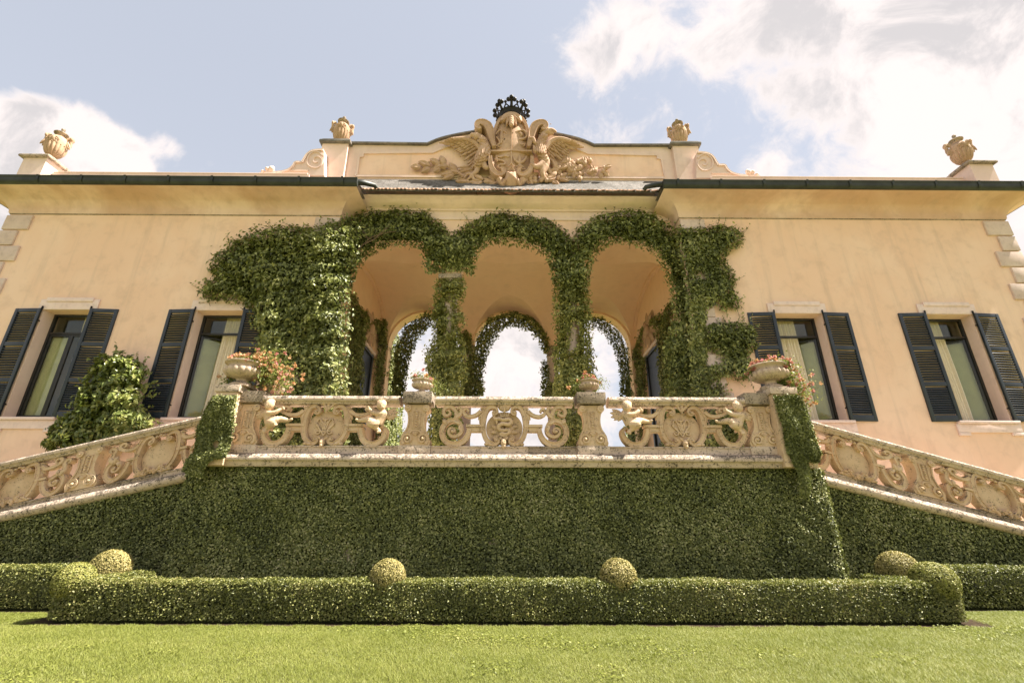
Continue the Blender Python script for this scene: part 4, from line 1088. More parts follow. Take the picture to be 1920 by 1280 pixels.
for i, x in enumerate([BX-HP, *piers, BX+HP]):
    p = link('pier', pm, 'carved', bal, (x-BX, 0, 2.498-2.126))
    c = link('pier_cap', capm, 'blackened', bal, (x-BX, 0, 3.242-2.126)); f = link('pier_foot', ftm, 'weathered', bal, (x-BX, 0, 2.351-2.126))

def frame_scroll(mb, F, bead=True):
    """one half of a cartouche frame: big C-scroll with curled ends and acanthus outside"""
    pts = [(1096, 236), (1106, 222), (1124, 222), (1136, 238), (1128, 258), (1104, 258), (1086, 236), (1094, 200), (1132, 178), (1182, 188), (1216, 240), (1232, 310), (1236, 390), (1226, 460), (1198, 522), (1152, 562), (1106, 574), (1070, 552), (1072, 520), (1100, 512), (1112, 534), (1098, 546)]
    w = [10, 12, 14, 16, 18, 20, 24, 28, 36, 44, 50, 52, 52, 52, 50, 46, 40, 32, 24, 18, 13, 10]
    c = crom([F(*p) for p in pts], 4); ww = np.interp(np.linspace(0, len(pts)-1, len(c)), range(len(pts)), w)*K
    mb.ribbon(c, ww, -.14, .035, .5, .17)
    mb.ball((*F(1116, 240), .035), (.02, .02, .02), 8, 6); mb.ball((*F(1092, 534), .035), (.022, .022, .02), 8, 6)
    for (x, y, a, L, W) in [(1212, 205, -30, 80, 46), (1232, 240, -52, 95, 50), (1246, 285, -75, 88, 46), (1205, 190, -5, 70, 36)]:
        u, v = F(x, y); mb.petal(u, v, a, L*K, W*K, -.03, .03, -.02, .03)
    u, v = F(1150, 565); mb.ball((u, v-.02, -.02), (.06, .035, .07), 10, 6); mb.ball((*F(1195, 572), -.02), (.045, .035, .06), 10, 6)

def bracket(mb, F):
    """straight bracket arm with a step, dropping into the J-shaped support"""
    u0, v0 = F(1222, 385); u1, v1 = F(1430, 385)
    mb.ribbon([F(1222, 378), F(1425, 378)], 26*K, -.14, .03, .1); mb.ribbon([F(1222, 418), F(1395, 418)], 50*K, -.13, .012, .3)

def garland(mb, F):
    pts = [(1262, 225), (1310, 262), (1380, 270), (1450, 255), (1495, 225), (1490, 192), (1455, 182), (1425, 198), (1430, 222), (1452, 222)]
    c = crom([F(*p) for p in pts], 4); mb.ribbon(c, np.interp(np.linspace(0, 9, len(c)), range(10), np.array([40, 38, 34, 34, 36, 34, 28, 22, 16, 10])*K), -.10, .03, .3)

def support(mb, F):
    pts = [(1388, 405), (1398, 470), (1440, 545), (1510, 578), (1585, 566), (1640, 510), (1660, 445), (1640, 405), (1608, 405), (1600, 432)]
    c = crom([F(*p) for p in pts], 5); mb.ribbon(c, np.interp(np.linspace(0, 9, len(c)), range(10), np.array([52, 56, 60, 62, 60, 54, 44, 34, 22, 14])*K), -.14, .03, .4)

def oval(mb, F, rx, ry, cy=400, w=-.06, h=.035, cxz=1010):
    mb.dome([(F(cxz+rx*math.cos(R(q)), cy+ry*math.sin(R(q)))) for q in range(0, 360, 8)], -.14, h, 6, 2.0, None, .07)

def half_draw(fn, half_fns, T0=None):
    for s in (-1, 1):
        mb = MB((lambda u, v, w, s=s: (s*u, -w, v)) if T0 is None else (lambda u, v, w, s=s: T0(s*u, v, w)))
        for h in half_fns: h(mb)
        fn.v_off = len(fn.v); o = len(fn.v); fn.v += mb.v; fn.f += [tuple(o+i for i in f) for f in mb.f]

FA = lambda x, y: ((x-1010)*K, (592-y)*K)
def panel_cherub():
    mb = MB()
    half_draw(mb, [lambda m: frame_scroll(m, FA), lambda m: bracket(m, FA), lambda m: garland(m, FA), lambda m: support(m, FA)])
    oval(mb, FA, 196, 178)
    # crest of three knobs over a beaded stem
    for x, y, r in ((970, 150, 22), (1026, 138, 26), (1086, 150, 22)):
        mb.ball((*FA(x, y), .02), (r*K, r*K*.9, r*K), 10, 7); mb.tube([(*FA(x, y), 0), (*FA((x+1010)/2, 190), .02), (*FA(1010, 225), .03)], [r*K*.8, r*K*.7, .02], 8)
    for k in range(4): mb.ball((*FA(1010, 190+k*18), .05), .017, 8, 6)
    # small mask at the foot
    u, v = FA(962, 575)
    u = 0.0
    mb.ball((u, v+.02, .03), (.05, .075, .06), 12, 8); mb.ball((u, v-.035, .06), (.032, .035, .035), 10, 6); mb.ball((u, v+.01, .09), (.012, .025, .015), 6, 5)
    for s in (-1, 1): mb.ball((u+s*.022, v+.035, .075), (.014, .01, .012), 6, 5); mb.petal(u+s*.03, v+.07, 90-s*45, .08, .05, .02, .02)
    return mb
def mono(mb, F):
    """interlaced letter monogram in raised lines"""
    def L(pts, r=.0155):
        c = crom([F(*p) for p in pts], 5); mb.tube([(p[0], p[1], -.022) for p in c], r, 6)
    for s in (-1, 1):
        g = lambda x, y: (1000+s*(x-1000), y)
        L([g(1005, 455), g(1022, 400), g(1040, 340), g(1062, 312), g(1082, 330), g(1080, 372), g(1050, 410), g(1040, 455), g(1060, 470), g(1084, 462), g(1078, 446)])
        L([g(1002, 410), g(1012, 370), g(1030, 340)]); L([g(1100, 350), g(1092, 372), g(1060, 410), g(1030, 440), g(1000, 488)])
        L([g(1000, 320), g(1018, 318), g(1026, 310)]); L([g(1040, 440), g(1070, 440)])
    L([(1000, 318), (1000, 340), (1000, 375)]); L([(985, 405), (1000, 420), (1015, 405)])
    for x, y in ((1000, 288), (985, 300), (1015, 300), (1000, 310)): mb.ball((*F(x, y), -.02), .010, 7, 5)
    mb.tube([(*F(1000, 435), -.022), (*F(1000, 462), -.022)], [.012, .006], 6)
FB = lambda x, y: ((x-937)*K, (604-y)*K)
def panel_serpent():
    mb = MB(); sh = lambda x, y: FA(x, y)
    def big_volute(m):
        pts = [(1180, 398), (1300, 398), (1345, 420)]
        F = FB
        m.ribbon([F(1150, 392), F(1345, 392)], 26*K, -.14, .03, .1); m.ribbon([F(1150, 432), F(1310, 432)], 50*K, -.13, .012, .3)
        c = crom([F(*p) for p in [(1310, 420), (1325, 490), (1370, 555), (1440, 588), (1515, 580), (1580, 525), (1598, 440), (1565, 370), (1500, 335), (1430, 350), (1392, 410), (1398, 470), (1445, 505), (1500, 500), (1528, 458), (1512, 422), (1478, 418), (1462, 444), (1478, 466), (1496, 458)]], 5)
        m.ribbon(c, np.interp(np.linspace(0, 19, len(c)), range(20), np.array([44, 50, 56, 60, 60, 58, 54, 50, 46, 42, 38, 36, 34, 30, 28, 26, 24, 20, 18, 14])*K), -.14, .035, .5)
        m.ball((*F(1488, 452), .035), (.03, .03, .025), 10, 7)
        for (x, y, a, L, W) in [(1565, 372, 70, 62, 46), (1470, 350, 200, 70, 40), (1415, 395, 250, 70, 36)]: u, v = F(x, y); m.petal(u, v, a, L*K, W*K, 0, .03, 0, .03)
        c = crom([F(*p) for p in [(1470, 345), (1452, 290), (1462, 235), (1500, 195), (1555, 192), (1592, 228), (1585, 272), (1548, 282), (1520, 258), (1530, 235), (1545, 240)]], 5)
        m.ribbon(c, np.interp(np.linspace(0, 10, len(c)), range(11), np.array([44, 42, 40, 38, 38, 36, 32, 28, 22, 16, 12])*K), -.10, .03, .4)
        c = crom([F(*p) for p in [(1190, 232), (1240, 275), (1310, 292), (1365, 268), (1378, 232), (1352, 212), (1326, 226), (1336, 246)]], 5)
        m.ribbon(c, np.interp(np.linspace(0, 7, len(c)), range(8), np.array([38, 36, 34, 34, 30, 26, 20, 14])*K), -.10, .03, .3)
        c = crom([F(*p) for p in [(1455, 300), (1420, 275), (1400, 240), (1410, 205), (1435, 200), (1440, 222)]], 5)
        m.ribbon(c, np.interp(np.linspace(0, 5, len(c)), range(6), np.array([34, 34, 30, 28, 22, 14])*K), -.08, .035, .3)
        for k in range(4): u, v = F(1380+k*14, 262-k*10); m.petal(u, v, 100+k*8, .07, .035, .0, .02)
    half_draw(mb, [lambda m: frame_scroll(m, FA), big_volute])
    oval(mb, FA, 196, 178, h=-.03)
    # scallop shell behind the serpent
    for q in range(-230, 51, 28): mb.petal(*FA(1010, 430), q, .25, .10, -.07, .035, .01, .01)
    # crest
    for a in (40, 65, 90, 115, 140): u, v = FA(1010, 215); mb.petal(u, v, a, .16, .09, -.03, .04, .02, .03)
    for k in range(3): mb.ball((*FA(1010, 195+k*18), .05), .02, 8, 6)
    # mask at the foot
    v = FA(0, 560)[1]
    mb.ball((-.01, v, .05), (.05, .07, .06), 12, 8); mb.ball((-.01, v-.065, .06), (.04, .04, .04), 10, 6); mb.ball((-.01, v-.01, .11), (.012, .022, .014), 6, 5)
    for s in (-1, 1): mb.ball((-.01+s*.022, v+.015, .095), (.014, .01, .012), 6, 5); mb.petal(-.01+s*.02, v+.05, 90-s*50, .08, .05, .03, .02)
    return mb
def serpent(mb):
    c = crom([FB(*p) for p in [(850, 330), (880, 318), (930, 330), (985, 322), (1008, 350), (985, 378), (920, 372), (880, 392), (885, 430), (930, 440), (980, 436), (988, 465), (950, 482), (905, 470), (900, 492), (935, 500), (962, 492), (950, 515), (925, 520)]], 5)
    mb.tube([(p[0], p[1], .015+.012*math.sin(i*.25)) for i, p in enumerate(c)], np.interp(np.linspace(0, 18, len(c)), range(19), [.03, .034, .036, .038, .038, .038, .038, .038, .037, .035, .034, .032, .03, .028, .026, .024, .02, .016, .01]), 10)
    mb.ball((*FB(850, 322), .03), (.05, .032, .04), 10, 7); mb.tube([(*FB(845, 330), .03), (*FB(860, 355), .03), (*FB(850, 375), .03)], [.02, .018, .012], 7)
    mb.tube([(*FB(832, 318), .03), (*FB(822, 300), .03), (*FB(838, 290), .03)], [.02, .016, .008], 7)
    for k in range(5): u, v = FB(905+k*18, 290); mb.tube([(u, v, .02), (u+(k-2)*.006, v+.045, .025)], [.012, .008], 6); mb.ball((u+(k-2)*.006, v+.05, .025), .011, 6, 5)
    mb.tube([(*FB(895, 292), .02), (*FB(985, 288), .02)], .014, 6)

def cherub_mesh(s):
    """winged child sitting on the scroll, one arm round the garland; traced from the left bay, s mirrors it"""
    F = lambda x, y: ((x-1010)*K*s, (592-y)*K)
    mb = MB()
    def lim(pts, rr): mb.tube(crom([(*F(x, y), w) for x, y, w in pts], 4), [1.22*q for q in np.interp(np.linspace(0, len(pts)-1, 4*(len(pts)-1)+1), range(len(pts)), rr)], 10)
    k = K
    lim([(418, 225, .07), (405, 262, .06), (420, 310, .06), (445, 360, .06)], [30*k, 52*k, 48*k, 52*k])
    mb.ball((*F(432, 330), .075), (54*k, 52*k, .085), 12, 8)
    # head with brow, cheeks, nose and chin
    mb.ball((*F(415, 178), .10), (52*k, 58*k, .09), 14, 10)
    mb.ball((*F(405, 205), .135), (32*k, 24*k, .05), 10, 8); mb.ball((*F(405, 192), .185), (7*k, 13*k, .012), 8, 6); mb.ball((*F(404, 224), .155), (13*k, 9*k, .018), 8, 6)
    for d in (-15, 15): mb.ball((*F(404+d, 206), .165), (12*k, 12*k, .02), 8, 6); mb.ball((*F(404+d*1.1, 174), .165), (12*k, 5*k, .012), 8, 6)
    mb.ball((*F(403, 213), .18), (10*k, 3*k, .012), 8, 6)
    mb.ball((*F(456, 190), .09), (8*k, 15*k, .02), 8, 6)
    for q in range(14): a = R(20+q*12.5); mb.ball((*F(418+46*math.cos(a), 165-44*math.sin(a)), .09+.02*(q % 2)), 13*k, 7, 5)
    # arms: one reaches along the garland, one back
    lim([(385, 258, .10), (430, 272, .13), (490, 262, .13), (540, 222, .10)], [25*k, 24*k, 21*k, 15*k])
    mb.ball((*F(548, 212), .10), (22*k, 16*k, .022), 8, 6)
    for q in range(4): lim([(548, 212-6+q*5, .10), (566, 205+q*6, .115), (578, 212+q*6, .10)], [5.5*k, 5*k, 4*k])
    lim([(545, 205, .11), (552, 192, .12), (562, 190, .12)], [6*k, 5*k, 4*k])
    lim([(440, 240, .02), (470, 225, .0), (515, 215, .02)], [22*k, 18*k, 14*k])
    # legs
    lim([(455, 360, .08), (505, 345, .12), (545, 330, .10), (600, 335, .08), (640, 338, .07)], [40*k, 38*k, 28*k, 22*k, 15*k]); lim([(640, 340, .07), (665, 330, .09), (678, 322, .10)], [15*k, 13*k, 7*k])
    lim([(440, 372, .09), (490, 378, .15), (512, 372, .15), (470, 405, .12), (425, 438, .10)], [42*k, 42*k, 34*k, 26*k, 16*k]); lim([(422, 438, .10), (408, 458, .12), (432, 470, .14)], [16*k, 16*k, 9*k])
    me = fuse(mb, 'cherub', .0085, 3)
    return me
def cherub_wing(s):
    F = lambda x, y: ((x-1010)*K*s, (592-y)*K); mb = MB()
    for i, (a, L) in enumerate(((150, 120), (172, 130), (195, 130), (215, 115), (235, 95))):
        u, v = F(368, 255); mb.petal(u, v, a if s > 0 else 180-a, L*K, 50*K, .0+.012*i, .03, -.02, .02)
    return mb.mesh('wing', 45)
chm = {s: cherub_mesh(s) for s in (1, -1)}; wgm = {s: cherub_wing(s) for s in (1, -1)}
def add_cherub(parent, s):
    c = link('cherub', chm[s], 'carved', parent); w = link('wing', wgm[s], 'carved', parent)
    return c
pA = panel_cherub().mesh('carved_panel', 45)
mm = MB(); mono(mm, FA); monm = mm.mesh('monogram', 60)
for x in (BX-3.205, BX+3.205):
    p = link('carved_panel', pA, 'carved', bal, (x-BX, 0, 2.498-2.126)); link('monogram', monm, 'carved', p)
    add_cherub(p, 1); add_cherub(p, -1)
p = panel_serpent().build('carved_panel', 'carved', bal, (0, 0, 2.498-2.126), smooth=45); mm = MB(); serpent(mm); mm.build('serpent', 'carved', p, smooth=60)

# corner pedestals that stand forward of the balustrade
def ped(xa, xb, label):
    x0, x1 = xa, xb
    e = empty('corner_pedestal', ((x0+x1)/2, 8.4, 2.13), label=label, cat='pedestal', group='ivy covered pedestals at the terrace corners')
    mb = MB(); mb.box(x0, x1, 8.18, 8.82, 2.13, 3.40, .01); wpart(mb, 'pedestal_shaft', 'carved', e)
    mb = MB(); mb.box(x0-.03, x1+.03, 8.15, 8.86, 3.403, 3.53, .012); wpart(mb, 'pedestal_cap', 'weathered', e)
    return e
PL0, PL1 = at(404, 735, 8.16)[0], at(445, 735, 8.16)[0]
PR0, PR1 = at(1447, 735, 8.16)[0], at(1492, 735, 8.16)[0]
ped(PL0, PL1, 'ivy covered stone pedestal under the large bowl at the left end of the terrace')
ped(PR0, PR1, 'ivy covered stone pedestal under the large bowl at the right end of the terrace')

# ================================================================== STAIR WINGS
YS = 8.72
def line2(a, b): m_ = (b[2]-a[2])/(b[0]-a[0]); return lambda x: a[2]+m_*(x-a[0])
RAILL = line2(at(381, 774.6, YS), at(0, 862, YS)); LIPL = line2(at(208, 932, YS), at(0, 977, YS))
RAILR = line2(at(1520, 783.5, YS), at(1920, 893, YS)); LIPR = line2(at(1545, 908, YS), at(1845, 984.5, YS))
def stair(s, railf, lipf, xin, xout, carts, prs, label):
    st = empty('stair_balustrade', (s*5.6, YS, lipf(s*5.6)), label=label, cat='balustrade', group='sloping carved balustrades of the side stairs')
    y0 = YS
    lip = [(.36, .19), (.09, .185), (.035, .17), (0, .13), (-.012, .09), (0, .05), (.03, .018), (.06, 0.0), (.36, 0.0)]
    base = [(.36, .1915), (.36, .295), (.13, .295), (.122, .288), (.122, .27), (.14, .262), (.14, .1915)]
    rail = [(.40, -.10), (.36, -.03), (.28, 0), (.17, 0.0), (.08, -.02), (.045, -.055), (.05, -.10), (.09, -.125), (.10, -.155), (.13, -.165), (.34, -.165), (.38, -.13)]
    def run(name, prof, f, cuts, mats):
        for i, (a, b) in enumerate(zip(cuts[:-1], cuts[1:])):
            mb = MB(); g = .002*s; beam(mb, a+g, b-g, [(y0+y, z) for y, z in prof], f); wpart(mb, name, mats[i % len(mats)], st, smooth=50)
    c1 = list(np.arange(xin, xout, s*1.18))+[xout]
    run('lip_stone', lip, lipf, c1, ['weathered']); run('base_stone', base, lipf, [x for x in np.arange(xin, xout, s*.92)]+[xout], ['weathered', 'blackened'])
    run('handrail', rail, railf, list(np.arange(xin, xout, s*1.55))+[xout], ['weathered'])
    H = .72
    def Tf(xc):
        def T(u, v, w):
            x = xc+u; b = lipf(x)+.297; t = railf(x)-.165
            return (x, y0+.14-w, b+(t-b)*v/H)
        return T
    for xc in carts:
        T = Tf(xc); mb = MB()
        FS = lambda x, y: ((x-1010)*K*.93, (592-y)*K*1.0)
        def vol(m):
            m.ribbon([FS(1222, 378), FS(1345, 378)], 26*K, -.14, .03, .1); m.ribbon([FS(1222, 418), FS(1320, 418)], 50*K, -.13, .012, .3)
            Fq = lambda x, y: ((x-1010)*K*.93, (592-y)*K)
            pts = [(1315, 405), (1335, 480), (1385, 548), (1450, 572), (1510, 545), (1540, 480), (1530, 410), (1480, 375), (1425, 385), (1402, 430), (1420, 470), (1460, 478), (1482, 450), (1465, 428), (1448, 440)]
            c = crom([Fq(*p) for p in pts], 5); m.ribbon(c, np.interp(np.linspace(0, 14, len(c)), range(15), np.array([44, 50, 54, 54, 52, 48, 44, 40, 36, 32, 28, 26, 22, 18, 14])*K), -.14, .035, .5)
            m.ball((*Fq(1455, 448), .03), (.026, .026, .025), 8, 6)
            for (x, y, a, L, W) in [(1490, 385, 55, 90, 50), (1470, 380, 100, 70, 44), (1440, 395, 210, 60, 36)]: u, v = Fq(x, y); m.petal(u, v, a, L*K, W*K, 0, .03, 0, .03)
            c = crom([Fq(*p) for p in [(1500, 370), (1515, 300), (1500, 240), (1540, 215), (1560, 240), (1540, 262)]], 5); m.ribbon(c, np.interp(np.linspace(0, 5, len(c)), range(6), np.array([44, 40, 38, 34, 26, 14])*K), -.10, .03, .4)
        half_draw(mb, [lambda m: frame_scroll(m, FS), vol, lambda m: garland(m, lambda x, y: ((x-1010)*K*.86, (592-y)*K))], T)
        m2 = MB(T); oval(m2, FS, 196, 178)
        for k in range(3):
            a = (k-1)*40; m2.ball((*FS(1010+a, 195-12*(k == 1)), .03), (.03, .026, .03), 8, 6)
        for k in range(15):        # shaggy garland below the oval
            x = 880+k*18; u, v = FS(x, 545+abs(x-1010)*.12*0-8*math.sin(k)); m2.petal(u, v, random.choice([200, 235, 270, 305, 340])+random.uniform(-15, 15), .10, .05, .0, .035, .02, .02)
        o = len(mb.v); mb.v += m2.v; mb.f += [tuple(o+i for i in f) for f in m2.f]
        wpart(mb, 'carved_panel', 'carved', st, smooth=45)
    for xc in prs:
        T = Tf(xc); mb = MB(); V = [T(v.co.x, v.co.z, -v.co.y) for v in pm.vertices]
        mb.raw(V, [tuple(p.vertices) for p in pm.polygons]); wpart(mb, 'pier', 'carved', st, smooth=45)
    return st
xl = [at(x, y, YS)[0] for x, y in ((285, 850), (12, 915))]; xr = [at(x, y, YS)[0] for x, y in ((1611, 860), (1886, 945))]
stair(-1, RAILL, LIPL, -5.42, -11.2, xl+[xl[1]-(xl[0]-xl[1])], [(xl[0]+xl[1])/2, (xl[0]+xl[1])/2-(xl[0]-xl[1])], 'sloping carved stone balustrade of the stair descending to the left')
stair(1, RAILR, LIPR, 5.42, 11.2, xr+[xr[1]+(xr[1]-xr[0])], [(xr[0]+xr[1])/2, (xr[0]+xr[1])/2+(xr[1]-xr[0])], 'sloping carved stone balustrade of the stair descending to the right')
for s, lipf in ((-1, LIPL), (1, LIPR)):
    sw = empty('stair_wall', (s*7.5, 9.2, 0), label='ivy covered wall carrying the stair at the %s of the terrace' % ('left' if s < 0 else 'right'), cat='wall')
    xi, xo = (TL-.003 if s < 0 else TR+.003), s*10.8
    mb = MB(); mb.raw([(xi, y, z) for y in (8.86, 9.12) for z in (0, lipf(xi)-.003)]+[(xo, y, z) for y in (8.86, 9.12) for z in (0, lipf(xo)-.003)], [(0, 1, 3, 2), (4, 6, 7, 5), (0, 4, 5, 1), (2, 3, 7, 6), (0, 2, 6, 4), (1, 5, 7, 3)])
    wpart(mb, 'wall_face', 'blackened', sw, smooth=0)
    stp = empty('staircase', (s*7.5, 9.6, 0), label='stone steps behind the %s sloping balustrade' % ('left' if s < 0 else 'right'), cat='stairs')
    x = xi; z = FLOOR-.15
    while z > .1 and abs(x) < 11:
        mb = MB(); mb.box(min(x, x+s*.56), max(x, x+s*.56)-.002, 9.125, 10.14, 0, z); wpart(mb, 'step', 'paving', stp, smooth=0); x += s*.56; z -= .15

# ================================================================== FLOWER BOWLS
def bowl(loc, sc, label, grp='stone flower bowls on the balustrade'):
    b = empty('flower_bowl', loc, label=label, cat='planter', group=grp); b.scale = (sc, sc, sc)
    mb = MB(); mb.box(-.20, .20, -.20, .20, 0, .035, .008); mb.lathe([(.20, .037), (.205, .06), (.17, .085), (.12, .10), (.10, .13), (.105, .155), (.13, .17)], 28); mb.build('foot', 'planter', b)
    mb = MB(); mb.lathe([(.12, .172), (.20, .185), (.28, .215), (.325, .265), (.335, .31), (.325, .345), (.29, .355)], 72, gad=(18, .09, .18, .35)); mb.build('bowl', 'planter', b, smooth=50)
    mb = MB(); mb.lathe([(.285, .357), (.275, .385), (.28, .41), (.31, .43), (.345, .445), (.35, .465), (.335, .475), (.30, .47), (.28, .44)], 40); mb.build('rim', 'planter', b, smooth=50)
    mb = MB(); mb.lathe([(.27, .42), (.12, .445), (.02, .45)], 16); mb.build('soil', 'soil', b)
    return b
def pot_plant(c, r, label, spill, nl=700, nf=16, cols=('petal_coral',), up=.35, leaf=.042, red=0):
    """trailing geranium: foliage round the rim, flower heads on top, a spill to one side (world offsets)"""
    p = empty('potted_geranium', c, label=label, cat='plant')
    n = nl; a = rng.uniform(0, 6.283, n); rr = r*np.sqrt(rng.uniform(0, 1, n)); P = np.stack([rr*np.cos(a), rr*np.sin(a), rng.uniform(0, up, n)*(1-rr/r*.6)], 1)
    for (dx, dy, dz, sr, frac) in spill:
        m_ = int(nl*frac); t = rng.uniform(0, 1, m_)[:, None]
        P = np.concatenate([P, np.array([[dx, dy, dz]])*t+rng.normal(size=(m_, 3))*sr*(.6+.5*t)])
    N = norm(rng.normal(size=P.shape)*.8+np.array([0, -.6, .9])); leaves('foliage', P, N, leaf*rng.uniform(.6, 1.2, len(P)), 'potleaf', p, aspect=.8, tilt=.8, droop=.2)
    mb = MB(ID3)
    for k in range(26):
        q = P[rng.integers(len(P))]; b0 = np.array([q[0]*.3, q[1]*.3, -.02]); mb.tube([tuple(b0), tuple((b0+q)/2+np.array([0, 0, .05])), tuple(q+np.array([0, 0, .04]))], [.004, .003, .002], 4)
    mb.build('stems', 'potleaf', p, kind='stuff')
    FP = []; 
    for k in range(nf):
        q = P[rng.integers(len(P))]*np.array([1.08, 1.05, 1.0])+np.array([0, -.02, rng.uniform(.01, .07)]); m_ = rng.integers(10, 22)
        FP.append((q[None]+norm(rng.normal(size=(m_, 3)))*rng.uniform(.015, .04, (m_, 1)), cols[k % len(cols)]))
    for cn in set(cols):
        Q = np.concatenate([f for f, c_ in FP if c_ == cn]); leaves('blossom', Q, norm(rng.normal(size=Q.shape)+np.array([0, -1, .5])), .038*rng.uniform(.7, 1.2, len(Q)), cn, p, aspect=.9, tilt=.5, droop=0)
    return p
def on(px, py, Y): p = at(px, py, Y); return (p[0], p[1], p[2])
c = on(452, 727, 8.42); bowl((c[0], 8.42, 3.53), 1.0, 'large gadrooned stone bowl on the left corner pedestal')
pot_plant((c[0]+.05, 8.45, 3.96), .34, 'orange and coral geraniums spilling from the large bowl on the left', [(.62, .10, -.22, .15, 1.8), (.35, .05, .10, .12, 1.0), (-.36, -.05, -.34, .05, .25)], 1500, 300, ('petal_coral', 'petal_coral', 'petal_pink'), .22)
c2 = on(505, 740, 8.78); bowl((c2[0], 8.80, 3.42), .72, 'smaller stone bowl behind the left corner bowl, half hidden by orange flowers')
c = on(1447, 727, 8.42); bowl((c[0]+.0, 8.42, 3.53), 1.0, 'large gadrooned stone bowl on the right corner pedestal')
pot_plant((c[0]+.08, 8.45, 3.96), .34, 'pink geraniums hanging down beside the large bowl on the right', [(.42, -.10, -.55, .12, 1.6), (.3, -.05, -.05, .12, .8), (-.42, 0, -.08, .06, .35)], 1400, 220, ('petal_pink', 'petal_pink', 'petal_coral'), .2)
bowl((piers[0]+.03, 8.50, 3.457), .56, 'small stone bowl on the left inner pier of the terrace balustrade')
pot_plant((piers[0]+.03, 8.50, 3.70), .18, 'sparse pink flowers in the small bowl on the left inner pier', [(-.2, 0, .12, .06, .8), (.40, .05, -.12, .09, 1.4)], 240, 14, ('petal_pink', 'petal_coral'), .2, .03)
bowl((piers[1]+.0, 8.50, 3.457), .56, 'small stone bowl on the right inner pier of the terrace balustrade')
pot_plant((piers[1]+.0, 8.50, 3.70), .18, 'coral and pink flowers in the small bowl on the right inner pier', [(-.28, 0, -.08, .08, 1.4), (.32, 0, -.02, .07, 1.0)], 260, 16, ('petal_coral', 'petal_pink'), .2, .03)

# ================================================================== IVY AND SHRUBS ON THE HOUSE
G = 'ivy trained over the loggia'
ivy('ivy', 'broad mass of ivy covering the wall left of the loggia and the left window corner',
    [[(380, 548), (410, 522), (398, 500), (425, 470), (450, 452), (500, 437), (545, 425), (600, 432), (640, 420), (672, 430), (668, 480), (656, 540), (652, 620), (650, 850), (486, 850), (500, 780), (525, 745), (520, 700), (490, 665), (494, 640), (480, 605), (482, 585), (455, 570), (420, 565), (392, 565)]],
    Y=YW, thick=.42, soft=40, leaf=.115, dens=1050, group=G, sprigs=34, loose=11, holes=[[(548, 700), (568, 702), (565, 720), (550, 718)]])
ivy('ivy', 'ivy band hugging the left arch of the loggia',
    [[(640, 430), (655, 410), (700, 398), (750, 398), (800, 402), (830, 425), (850, 447), (872, 470), (868, 504), (850, 509), (800, 512), (797, 480), (790, 468), (760, 461), (720, 466), (690, 483), (668, 515), (655, 560), (640, 560)]],
    Y=YC, thick=.36, soft=26, leaf=.10, dens=1500, group=G, sprigs=14, loose=7,
    stems=[[(668, 500), (682, 478), (700, 462), (722, 452), (748, 448)], [(690, 470), (712, 458), (728, 444), (735, 436)], [(700, 462), (690, 452), (686, 444)], [(655, 545), (660, 520), (668, 500)]])
ivy('ivy', 'ivy band hugging the middle arch of the loggia',
    [[(850, 447), (875, 425), (910, 408), (950, 402), (1000, 410), (1035, 420), (1060, 440), (1078, 458), (1072, 545), (1042, 540), (1030, 495), (1010, 472), (975, 461), (920, 460), (900, 470), (890, 500), (886, 518), (868, 510), (852, 506)]],
    Y=YC, thick=.36, soft=26, leaf=.10, dens=1500, group=G, sprigs=14, loose=7)
ivy('ivy', 'ivy band hugging the right arch and its outer pillar',
    [[(1072, 458), (1085, 430), (1120, 408), (1170, 398), (1215, 402), (1250, 425), (1272, 440), (1296, 470), (1303, 560), (1308, 640), (1322, 850), (1246, 850), (1250, 745), (1245, 650), (1262, 600), (1258, 560), (1245, 510), (1225, 480), (1190, 462), (1150, 458), (1120, 475), (1105, 505), (1100, 540), (1066, 545)]],
    Y=YC-.1, thick=.34, soft=26, leaf=.10, dens=1500, group=G, sprigs=14, loose=7)
ivy('ivy', 'ragged ivy patches on the stone blocks right of the loggia',
    [[(1264, 432), (1320, 430), (1345, 425), (1380, 432), (1392, 448), (1385, 465), (1360, 475), (1358, 500), (1372, 510), (1378, 530), (1370, 545), (1380, 560), (1384, 580), (1350, 582), (1345, 566), (1322, 580), (1318, 640), (1326, 700), (1330, 745), (1296, 745), (1296, 690), (1290, 600), (1282, 520), (1270, 470)],
     [(1314, 615), (1345, 608), (1380, 605), (1412, 612), (1418, 650), (1402, 665), (1412, 690), (1405, 712), (1380, 712), (1355, 705), (1335, 716), (1320, 712), (1322, 690), (1350, 685), (1355, 668), (1318, 655)],
     [(1330, 732), (1350, 731), (1352, 745), (1332, 745)], [(1322, 765), (1372, 755), (1400, 790), (1392, 850), (1322, 850)]],
    Y=YW-.03, thick=.26, soft=16, leaf=.09, dens=1500, group=G, sprigs=22, loose=6, holes=[[(1300, 512), (1322, 514), (1320, 526), (1302, 524)]])
ivy('ivy', 'ivy twisting up the left front column of the loggia',
    [[(822, 525), (870, 523), (874, 560), (860, 580), (874, 605), (862, 622), (872, 650), (874, 700), (866, 745), (858, 850), (802, 850), (814, 745), (808, 720), (801, 690), (799, 665), (815, 640), (811, 600), (814, 560)]],
    Y=YC+.12, thick=.38, soft=28, leaf=.085, dens=2300, group=G, mat='ivy_light', loose=6, holes=[[(836, 518), (860, 518), (860, 528), (836, 528)], [(838, 570), (848, 560), (850, 612), (842, 640)]], min_t=.5)
